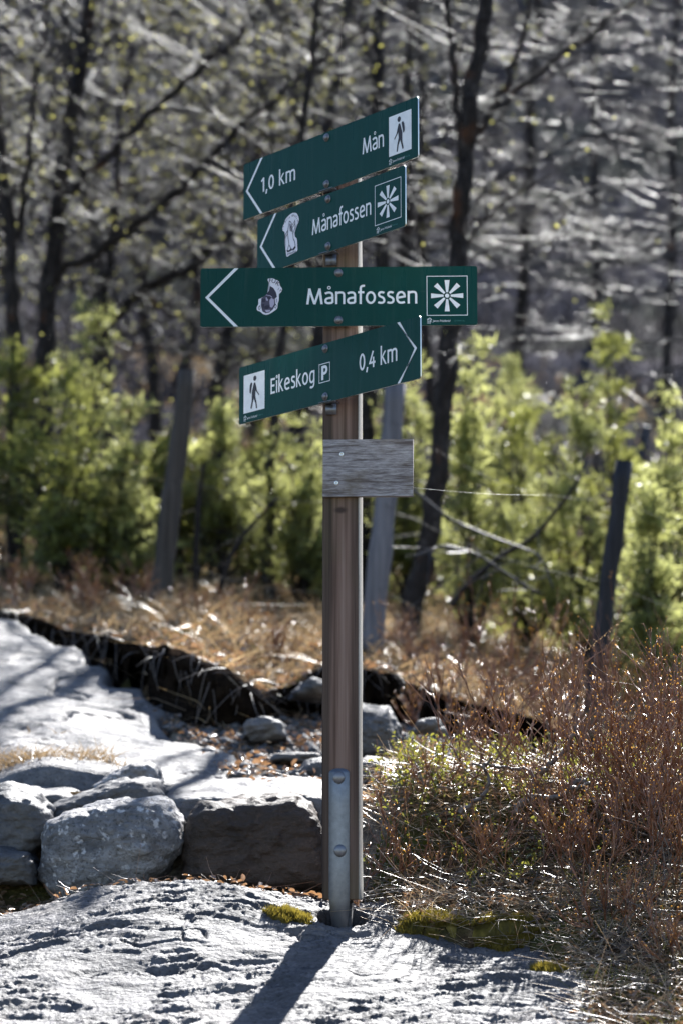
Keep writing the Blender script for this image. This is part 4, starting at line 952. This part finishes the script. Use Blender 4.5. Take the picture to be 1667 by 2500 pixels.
# ------------------------------------------------------------------ junipers
def juniper(label, px, top, bot, Y, wpx, seed, n=5200, mat='juniper', lobes=7, low=.3):
    r_ = np.random.default_rng(seed); k = FPX / (Y - CAMY); b = D(px, bot, Y); b[2] = min(b[2], float(terrain(b[0], Y))); tz = D(px, top, Y)[2]; H = tz - b[2]; Wd = wpx / k / 2
    root = empty('juniper_bush', tuple(b)); tag(root, label, 'juniper', 'juniper bushes behind the fence')
    g = Geo(); gs = Geo(); lobes = int(r_.integers(6, 15))
    for q in range(lobes):
        a = r_.uniform(0, 2 * np.pi); tl = (.12 if q < 2 else r_.uniform(.3, 1.25)); hh = H * (r_.uniform(.85, 1.0) if q < 2 else r_.uniform(.25, .85))
        tip = np.array([math.cos(a) * Wd * tl, math.sin(a) * Wd * tl * .8, hh]); mid = tip * np.array([.75, .75, .45]); t = np.linspace(0, 1, 9)[:, None]
        C = 2 * mid * t * (1 - t) + tip * t * t; C[1:] += r_.normal(size=(8, 3)) * .02; gs.tube(C, np.linspace(.017, .003, 9), 5)
        # side branchlets carry drooping sprays
        nb = 13; u = r_.uniform(low, 1, nb) * 7.99; i_ = u.astype(int); f = (u - i_)[:, None]; bp = C[i_] * (1 - f) + C[i_ + 1] * f
        bdv = unit(np.stack([r_.normal(size=nb), r_.normal(size=nb), r_.uniform(-.1, .9, nb)], -1)); bl = r_.uniform(.08, .40, nb) * (1.25 - u / 8) * min(1.3, Wd / .22)
        gs.twigs(bp, bdv, bl, .004, .002, np.tile([0, 0, -.1], (nb, 1)), 3)
        m = n // lobes; c = r_.integers(0, nb, m); uu = r_.uniform(.15, 1.08, m); p = bp[c] + bdv[c] * (bl[c] * uu)[:, None] + np.array([0, 0, -.1]) * (bl[c] * uu * uu)[:, None] + r_.normal(size=(m, 3)) * .028
        d = unit(bdv[c] * .7 + r_.normal(size=(m, 3)) * .6 + np.array([0, 0, .35]))
        l_ = r_.uniform(.03, .075, m); g.blades(p, d, l_, r_.uniform(.008, .017, m), r_.normal(size=(m, 3)) * .3 + np.array([0, 0, -.15]))
        K = 2; d2 = unit(np.repeat(d, K, 0) + r_.normal(size=(m * K, 3)) * .8); p2 = np.repeat(p + d * l_[:, None] * .3, K, 0)
        g.blades(p2, d2, np.repeat(l_, K) * .6, r_.uniform(.005, .010, m * K), r_.normal(size=(m * K, 3)) * .2)
    q = 46; a = r_.uniform(0, 2 * np.pi, q); pz = r_.uniform(.02, .6, q) * H; pr = Wd * r_.uniform(.05, .7, q)
    gs.twigs(np.stack([pr * np.cos(a), pr * np.sin(a), pz], -1), unit(np.stack([np.cos(a), np.sin(a), r_.normal(size=q) * .7], -1)), r_.uniform(.15, .45, q), .0035, .0015, r_.normal(size=(q, 3)) * .3, 4)
    g.build('foliage', MT[mat], root); gs.build('stem', MT['bark'], root)
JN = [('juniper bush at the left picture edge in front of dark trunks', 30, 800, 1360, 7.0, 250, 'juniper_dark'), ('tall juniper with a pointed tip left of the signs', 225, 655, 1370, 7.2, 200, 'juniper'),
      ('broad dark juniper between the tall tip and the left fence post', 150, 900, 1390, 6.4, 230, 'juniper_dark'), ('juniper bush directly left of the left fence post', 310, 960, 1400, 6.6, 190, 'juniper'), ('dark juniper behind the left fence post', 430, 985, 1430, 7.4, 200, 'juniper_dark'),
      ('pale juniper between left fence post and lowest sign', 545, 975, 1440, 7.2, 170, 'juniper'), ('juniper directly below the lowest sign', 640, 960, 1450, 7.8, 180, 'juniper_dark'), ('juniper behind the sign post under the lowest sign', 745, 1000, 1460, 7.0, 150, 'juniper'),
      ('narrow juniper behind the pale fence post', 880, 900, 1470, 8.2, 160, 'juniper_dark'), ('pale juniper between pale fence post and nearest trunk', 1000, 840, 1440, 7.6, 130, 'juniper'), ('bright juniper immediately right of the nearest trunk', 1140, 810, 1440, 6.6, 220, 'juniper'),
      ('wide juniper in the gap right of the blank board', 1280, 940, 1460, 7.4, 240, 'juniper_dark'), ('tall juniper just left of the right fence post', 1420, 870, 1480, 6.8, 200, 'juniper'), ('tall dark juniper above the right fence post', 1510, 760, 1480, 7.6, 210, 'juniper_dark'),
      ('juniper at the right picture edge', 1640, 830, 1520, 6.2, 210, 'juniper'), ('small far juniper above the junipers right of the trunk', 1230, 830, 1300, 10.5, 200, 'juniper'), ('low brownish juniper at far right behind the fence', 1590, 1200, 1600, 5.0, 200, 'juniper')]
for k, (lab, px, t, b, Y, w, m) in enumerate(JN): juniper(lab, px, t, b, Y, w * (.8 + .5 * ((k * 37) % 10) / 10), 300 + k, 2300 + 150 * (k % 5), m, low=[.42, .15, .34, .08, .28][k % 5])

# ------------------------------------------------------------------ hillside thicket (a mass nobody could count)
r_ = np.random.default_rng(5); N = 12000
yy = 13 + 75 * r_.uniform(0, 1, N) ** 1.6; xx = r_.uniform(-1, 1, N) * (1.5 + .26 * (yy + 6.45)); zz = terrain(xx, yy)
g = Geo(); p = np.stack([xx, yy, zz], -1); sc = .25 + yy * .012
d = unit(np.stack([r_.normal(size=N) * .6, r_.normal(size=N) * .4, np.ones(N)], -1)); g.twigs(p, d, sc * r_.uniform(.6, 2.2, N), .004 + yy * .00022, .002 + yy * .0001, r_.normal(size=(N, 3)) * .3, 3)
tag(g.build('hillside_thicket', MT['thicket']), 'grey-brown leafless thicket covering the far hillside', 'thicket', kind='stuff')

# ------------------------------------------------------------------ grass and litter
def scatter(n, x0, x1, y0, y1, seed):
    r_ = np.random.default_rng(seed); return r_, r_.uniform(x0, x1, n), r_.uniform(y0, y1, n)
def grass(name, label, n, xr, yr, seed, L, w, mat, keep=None, lay=.5, zf=None, clump=6.0):
    r_, x, y = scatter(n, *xr, *yr, seed)
    dn = fbm(x * clump / 2, y * clump / 2, 0, 2, seed); ok = dn > r_.uniform(-.55, .6, n)
    if keep is not None: ok &= keep(x, y)
    x, y, dn = x[ok], y[ok], dn[ok]; n = len(x); z = (zf or terrain)(x, y)
    d = unit(np.stack([r_.normal(size=n) * lay, r_.normal(size=n) * lay, np.ones(n)], -1)); g = Geo()
    bend = np.stack([r_.normal(size=n) * lay, r_.normal(size=n) * lay, -np.abs(r_.normal(size=n)) * lay * .6], -1)
    g.blades(np.stack([x, y, z - .005], -1), d, r_.uniform(*L, n) * (.7 + .5 * dn.clip(-.6, 1)), r_.uniform(*w, n), bend)
    return tag(g.build(name, mat), label, 'grass', kind='stuff')
behind = lambda x, y: y > np.interp(x, BX, BY) + .03
grass('dry_grass', 'golden dry grass along the bank and under the fence', 27000, (-2.6, 2.2), (2.4, 7.5), 61, (.05, .26), (.003, .007), MT['drygrass'], behind, .75, None, 3.2)
grass('bleached_grass', 'bleached straw mixed into the slope behind the bank', 14000, (-2.6, 2.4), (2.4, 8.5), 62, (.06, .2), (.003, .006), MT['palegrass'], behind, .9)
grass('slope_grass', 'dull dry grass on the open slope below the thin trees', 24000, (-6, 7), (8, 20), 63, (.12, .35), (.008, .016), MT['drygrass'], None, .6)
# clump of grass on the slab's lower left
grass('slab_grass', 'dry grass growing on the rock slab at the left edge', 9000, (-1.5, -.62), (1.05, 1.95), 64, (.03, .10), (.002, .004), MT['drygrass'], lambda x, y: (x < -.64 - .45 * (y - 1.2)), .7, lambda x, y: np.maximum(slab_z(x, y), terrain(x, y)), 9)
# leaf litter
def litter(name, label, n, xr, yr, seed, L, keep=None, mat='litter', zf=surf):
    r_, x, y = scatter(n, *xr, *yr, seed)
    if keep is not None: k_ = keep(x, y, r_); x, y = x[k_], y[k_]
    n = len(x); z = zf(x, y); g = Geo()
    ax = unit(np.stack([r_.normal(size=n), r_.normal(size=n), r_.normal(size=n) * .35], -1)); nr = unit(np.stack([r_.normal(size=n) * .5, r_.normal(size=n) * .5, np.ones(n)], -1))
    l_ = r_.uniform(*L, n); g.leaves(np.stack([x, y, z + r_.uniform(.001, .018, n)], -1), ax, nr, l_, l_ * r_.uniform(.35, .65, n), fold=.35)
    return tag(g.build(name, MT[mat]), label, 'leaf litter', kind='stuff')
right_soil = lambda x, y, r_: (terrain(x, y) > rock_z(x, y) - .004) & (r_.uniform(size=len(x)) < .9)
litter('leaf_litter', 'brown fallen leaves and debris under the heath shrubs', 9000, (.06, 1.3), (-1.1, 1.2), 71, (.010, .030), right_soil)
litter('slope_litter', 'fallen leaves on the slope around the fence', 9000, (-2, 2.4), (2.4, 6.5), 72, (.02, .05), lambda x, y, r_: behind(x, y), zf=terrain)
litter('boulder_litter', 'dead leaves caught between the boulders and the bedrock', 900, (-1.0, .05), (.10, .50), 73, (.012, .03), None)
def straw(name, label, n, xr, yr, seed, L, keep=None, mat='palegrass', lift=(.002, .02), r=.0009):
    r_, x, y = scatter(n, *xr, *yr, seed)
    if keep is not None: k_ = keep(x, y, r_); x, y = x[k_], y[k_]
    n = len(x); z = surf(x, y); d = unit(np.stack([r_.normal(size=n), r_.normal(size=n), r_.normal(size=n) * .22 + .1], -1)); g = Geo()
    g.twigs(np.stack([x, y, z + r_.uniform(*lift, n)], -1), d, r_.uniform(*L, n), r, r * .5, r_.normal(size=(n, 3)) * .25, 4)
    return tag(g.build(name, MT[mat]), label, 'straw', kind='stuff')
straw('straw', 'pale straw and grass stems matted on the ground beside the post', 6000, (.03, 1.3), (-1.0, .9), 81, (.04, .16), lambda x, y, r_: (terrain(x, y) > rock_z(x, y) - .012))
straw('fallen_twigs', 'thin dead twigs lying under the shrubs', 1500, (.05, 1.3), (-1.0, .9), 82, (.06, .2), lambda x, y, r_: (terrain(x, y) > rock_z(x, y) - .006), 'heathstem', (.004, .05), .0014)
straw('boulder_straw', 'straw and roots in the dark gap below the boulders', 260, (-1.0, .06), (.12, .45), 83, (.04, .12), None, 'litter', (.002, .015), .0008)
grass('green_shoots', 'thin green-brown grass shoots at the lower right corner', 5200, (.42, 1.3), (-1.15, .3), 84, (.03, .11), (.0012, .0026), MT['cowberry'], lambda x, y: terrain(x, y) > rock_z(x, y) - .004, .5, surf, 12)
grass('mound_straw', 'dry grass blades on the mound right of the post', 6500, (.08, 1.3), (-.2, 1.2), 85, (.03, .12), (.0012, .0028), MT['palegrass'], lambda x, y: terrain(x, y) > rock_z(x, y) - .004, .8, surf, 10)

r_, x, y = scatter(1500, -.75, .4, .75, 3.0, 88); ok = (y < np.interp(x, BX, BY) + .1) & (x > np.interp(y, sy, sb) - .05); x, y = x[ok], y[ok]; n = len(x); z = terrain(x, y)
oc = np.array([(1, 0, 0), (0, 1, 0), (-1, 0, 0), (0, -1, 0), (0, 0, 1), (0, 0, -1)], float); V = oc[None] * (r_.uniform(.5, 1.3, (n, 6)))[..., None] + r_.normal(size=(n, 6, 3)) * .22
V = V * (r_.uniform(.4, 1, n) ** 2 * .034)[:, None, None] * np.array([1.3, 1.1, .7]) + np.stack([x, y, z + .002], -1)[:, None]
T_ = np.array([(0, 1, 4), (1, 2, 4), (2, 3, 4), (3, 0, 4), (1, 0, 5), (2, 1, 5), (3, 2, 5), (0, 3, 5)]); g = Geo().add(V.reshape(-1, 3), t=(np.arange(n)[:, None, None] * 6 + T_[None]).reshape(-1, 3))
tag(g.build('gravel', MT['slab']), 'broken gravel and small stones on the path behind the boulders', 'gravel', kind='stuff')
litter('path_litter', 'dead leaves and straw bits on the path', 2200, (-.75, .4), (.75, 3.0), 89, (.015, .04), lambda x, y, r_: (y < np.interp(x, BX, BY) + .05), zf=terrain)

# ------------------------------------------------------------------ cowberry cover on the mound
r_, x, y = scatter(850, .10, 1.25, .12, 1.05, 90)
ok = (r_.uniform(size=len(x)) < np.clip(1.05 - .65 * (x - .1), .25, 1)) & (fbm(x * 5, y * 5, 0, 2, 91) > -.35); x, y = x[ok], y[ok]; n = len(x); z = terrain(x, y)
g = Geo(); gs = Geo(); p = np.stack([x, y, z - .005], -1); d = unit(np.stack([r_.normal(size=n) * .35, r_.normal(size=n) * .35 - .1, np.ones(n)], -1)); l_ = r_.uniform(.04, .13, n)
gs.twigs(p, d, l_, .0012, .0008, r_.normal(size=(n, 3)) * .12, 3)
K = 11; f = np.tile(np.linspace(.3, 1, K), n); pp = np.repeat(p, K, 0) + np.repeat(d * l_[:, None], K, 0) * f[:, None]
ax = unit(np.repeat(d, K, 0) * .5 + r_.normal(size=pp.shape) * .9); nr = unit(r_.normal(size=pp.shape) * .5 + np.array([0, 0, 1.]))
l2 = r_.uniform(.010, .019, len(pp)); g.leaves(pp, ax, nr, l2, l2 * .55, .2)
cw = tag(g.build('cowberry_cover', MT['cowberry']), 'small glossy green cowberry leaves covering the mound right of the post', 'ground cover', kind='stuff')
gs.build('stems', MT['heath'], cw)

# ------------------------------------------------------------------ moss cushions on the bedrock
def moss(label, cx, cy, rx, ry, seed, h=.012, n=2600):
    r_ = np.random.default_rng(seed); nu = 60; nr = 22; th = np.linspace(0, 2 * np.pi, nu, endpoint=False); t = np.linspace(0, 1, nr)
    ed = 1 + .55 * fbm(np.cos(th) * 2.6, np.sin(th) * 2.6, seed, 4, seed)
    X = cx + rx * t[:, None] * (ed * np.cos(th))[None]; Y = cy + ry * t[:, None] * (ed * np.sin(th))[None]
    Z = surf(X, Y) + h * (1 - t[:, None] ** 2.5) * (1 + .5 * fbm(X * 60, Y * 60, 0, 3, seed)) - .004 * t[:, None] ** 4
    b = np.array([cx, cy, float(surf(np.array(cx), np.array(cy)))]); i = np.arange(nr - 1)[:, None] * nu; j = np.arange(nu)[None]; j2 = (j + 1) % nu
    g = Geo().add(np.stack([X, Y, Z], -1).reshape(-1, 3) - b, np.stack([i + j, i + j2, i + nu + j2, i + nu + j], -1).reshape(-1, 4))
    root = g.build('moss_cushion', MT['moss'], None, True); root.location = b; tag(root, label, 'moss', 'moss cushions on the bedrock')
    a = r_.uniform(0, 2 * np.pi, n); q = np.sqrt(r_.uniform(0, 1, n)); e_ = np.interp(a, np.append(th, 2 * np.pi), np.append(ed, ed[0]))
    x = cx + rx * q * e_ * np.cos(a); y = cy + ry * q * e_ * np.sin(a); z = surf(x, y) + h * (1 - q ** 2.5)
    g = Geo(); d = unit(np.stack([r_.normal(size=n) * .4, r_.normal(size=n) * .4, np.ones(n)], -1)); g.blades(np.stack([x, y, z - .002], -1) - b, d, r_.uniform(.006, .018, n), r_.uniform(.0016, .0034, n), r_.normal(size=(n, 3)) * .3)
    o = g.build('moss_shoots', MT['moss'], root); o['kind'] = 'stuff'
def onrock(px, py, guess):
    Y = guess
    for _ in range(40):
        P = D(px, py, Y); s = float(surf(np.array(P[0]), np.array(Y))); Y += np.clip((P[2] - s) * 2.0, -.05, .05)
    return P[0], Y
for lab, px, py, rx, ry, sd in [('golden-green moss cushion on the bedrock right of the post foot', 1050, 2252, .075, .04, 1), ('ragged moss patch at the rock edge under the heath shrubs', 1235, 2305, .08, .04, 2), ('thin moss strip on the ledge right beside the post', 930, 2205, .07, .025, 3),
                                ('flat olive moss patch on the bedrock left of the post foot', 705, 2232, .05, .045, 4), ('moss tuft at the litter edge in the lower right', 1340, 2370, .04, .03, 7)]:
    x_, y_ = onrock(px, py, -.15); moss(lab, x_, y_, rx, ry, 400 + sd, h=.007 if rx > .05 else .005, n=int(9000 * rx / .1))

# ------------------------------------------------------------------ heath shrubs
def shrub(label, px, Y, top, seed, nstem=7, spread=.55, twig='heath', rad=.0032, name='heath_shrub'):
    r_ = np.random.default_rng(seed); b = G(px, Y); b[2] = float(surf(b[0], b[1])) - .01; H = D(px, top, Y)[2] - b[2]
    root = empty(name, tuple(b)); tag(root, label, 'shrub', 'reddish heath shrubs right of the post')
    g = Geo(); gb = []; gm = Geo()
    def grow(p, d, L, r, lev):
        m = max(4, int(L / .022)); pts = [p]; dd = d.copy()
        for q in range(m):
            zig = r_.normal(size=3) * (.13 if lev else .28); dd = unit(dd + zig + np.array([0, 0, .09 if lev else .05])); pts.append(pts[-1] + dd * L / m)
        pts = np.array(pts); rr_ = np.linspace(r, r * .55, len(pts)); (gm if lev == 0 else g).tube(pts, rr_, 5 if lev < 2 else 4, True)
        gb.append(pts[-1])
        if lev >= (3 if H > .3 else 2): 
            for q in range(1, len(pts), 2): gb.append(pts[q])
            return
        nb = (3, 3, 2)[lev] + int(r_.integers(0, 2) if lev < 2 else r_.integers(-1, 1))
        for q in range(nb):
            f = r_.uniform(.3, 1.0) * (len(pts) - 1); i = min(int(f), len(pts) - 2); pp = pts[i] + (pts[i + 1] - pts[i]) * (f - i)
            tg = unit(pts[i + 1] - pts[i]); nd = unit(tg * .9 + r_.normal(size=3) * np.array([.5, .5, .3]) + np.array([0, 0, .32]))
            grow(pp, nd, L * r_.uniform(.5, .85), max(r * .68, .0014), lev + 1)
    for s in range(nstem):
        a = r_.uniform(0, 2 * np.pi); sp = spread * r_.uniform(.3, 1.2); d = unit(np.array([math.cos(a) * sp, math.sin(a) * sp, 1]))
        off = np.array([math.cos(a), math.sin(a), 0]) * r_.uniform(0, .03)
        grow(off, d, H * r_.uniform(.38, .62), rad * r_.uniform(.7, 1.1), 0)
    gm.build('main_stems', MT['heathstem'], root, True); g.build('twigs', MT[twig], root, True)['kind'] = 'stuff'
    q = np.array(gb); n = len(q); gbud = Geo(); gbud.leaves(q - .002, unit(r_.normal(size=(n, 3)) + np.array([0, 0, 1.2])), r_.normal(size=(n, 3)), r_.uniform(.003, .006, n), r_.uniform(.0018, .0032, n), .3); gbud.build('buds', MT['bud'], root)['kind'] = 'stuff'
SHR = [('tall reddish heath shrub against the right picture edge', 1650, .30, 1500, 11), ('tall heath shrub second from the right edge', 1565, .38, 1545, 11), ('heath shrub with the highest twigs left of the right fence post foot', 1345, .45, 1560, 8), ('heath shrub rising above the mound middle', 1240, .5, 1610, 8),
       ('heath shrub behind the cowberry leaves on the mound', 1130, .5, 1705, 8), ('low heath shrub at the top of the mound', 1045, .48, 1755, 7), ('small heath shrub on the left shoulder of the mound', 965, .42, 1800, 7), ('heath shrub in front of the right fence post foot', 1455, .36, 1690, 8),
       ('bushy heath shrub low at the right edge', 1620, .0, 1790, 9), ('heath shrub in the lower middle of the right thicket', 1420, .05, 1860, 9), ('sprawling heath shrub before the mound middle', 1270, .14, 1880, 8), ('thin heath shrub at the mound foot', 1140, .18, 1960, 7),
       ('wispy heath shrub right of the post above the straw', 1010, .2, 1960, 6), ('smallest wispy heath shrub touching the post edge', 915, .22, 1950, 5), ('heath shrub overhanging the rock edge at lower right', 1480, -.22, 2050, 8), ('lowest heath shrub in the lower right corner', 1630, -.42, 2130, 7), ('heath shrub between the two tall right-hand shrubs', 1600, .22, 1660, 8)]
for k, (lab, px, Y, top, ns) in enumerate(SHR): shrub(lab, px, Y, top, 500 + k, max(3, int(ns * (1.0 if px > 1400 else .45))), .75 if 'sprawl' in lab or 'low' in lab else .5)
# crooked bare stems lying over the mound
def crooked(label, pts, w, Y, seed):
    P = px_line(pts, Y); b = P[0].copy(); Q, L = resample(P, len(P) * 6); r_ = np.random.default_rng(seed); Q[1:-1] += r_.normal(size=Q[1:-1].shape) * .003
    g = Geo(); g.tube(Q - b, np.linspace(w[0], w[1], len(Q)) / 2 / 900, 7); o = g.build('crooked_stem', MT['heathstem'], None, True); o.location = b; tag(o, label, 'stem', 'crooked stems on the mound')
crooked('pale crooked stem rising across the mound to the right', [(1120, 1985), (1150, 1965), (1185, 1935), (1195, 1900), (1175, 1870), (1200, 1850)], (13, 6), .26, 1)
crooked('long dark crooked stem bending along the mound top', [(1430, 1905), (1390, 1915), (1360, 1955), (1320, 1950), (1295, 1880), (1200, 1870), (1150, 1865)], (14, 6), .30, 2)
crooked('thick pale root-like stem looping in the middle of the mound', [(1255, 1985), (1265, 1960), (1300, 1945), (1350, 1950), (1385, 1930), (1440, 1912)], (16, 9), .22, 3)
crooked('dark stem rising behind the loop on the mound', [(1320, 1890), (1345, 1860), (1380, 1830), (1400, 1790), (1410, 1700)], (15, 6), .36, 4)
# one seeded grass stalk above the shrubs
P = px_line([(1345, 1660), (1390, 1620), (1440, 1580), (1480, 1545), (1522, 1508)], .2); b = P[0]; Q, L = resample(P, 20); g = Geo(); g.tube(Q - b, np.linspace(.0012, .0006, 20), 4)
q = Q[9:]; rz_ = np.random.default_rng(4); g.leaves(np.repeat(q - b, 2, 0), unit(rz_.normal(size=(22, 3))), rz_.normal(size=(22, 3)), .007, .003)
o = g.build('grass_stalk', MT['drygrass']); o.location = b; tag(o, 'lone pale grass stalk with seed head slanting above the shrubs', 'grass stalk')
# mid-distance brown brush right of the nearest trunk
for k, (lab, px, Y, top, ns) in enumerate([('brown brush right of the nearest trunk foot', 1110, 3.2, 1440, 9), ('brown brush left of the right fence post', 1240, 3.3, 1430, 9), ('brown brush beside the right fence post', 1370, 3.0, 1450, 9), ('brown brush beyond the right fence post', 1560, 2.8, 1440, 9), ('brown brush near the foot of the trunk behind the shrubs', 1060, 2.7, 1600, 8),
                                           ('brown brush between mound and right fence post', 1300, 2.2, 1590, 9), ('brown brush below the left fence post', 330, 4.9, 1350, 8), ('brown brush between left fence post and sign post', 590, 4.6, 1400, 8), ('brown brush at the left edge above the bank', 60, 5.0, 1330, 8), ('tangled brown brush on the bank top left of the post', 680, 3.9, 1480, 12), ('tangled brown brush above the middle of the peat bank', 470, 4.3, 1420, 12), ('tangled brown brush above the left part of the peat bank', 210, 4.7, 1360, 12), ('tangled brown brush at the foot of the nearest trunk', 1000, 3.9, 1470, 12), ('tangled brown brush left of the right fence post foot', 1420, 3.4, 1500, 12)]):
    shrub(lab, px, Y, top, 600 + k, int(ns * .5), .7, rad=.005, name='brown_brush')
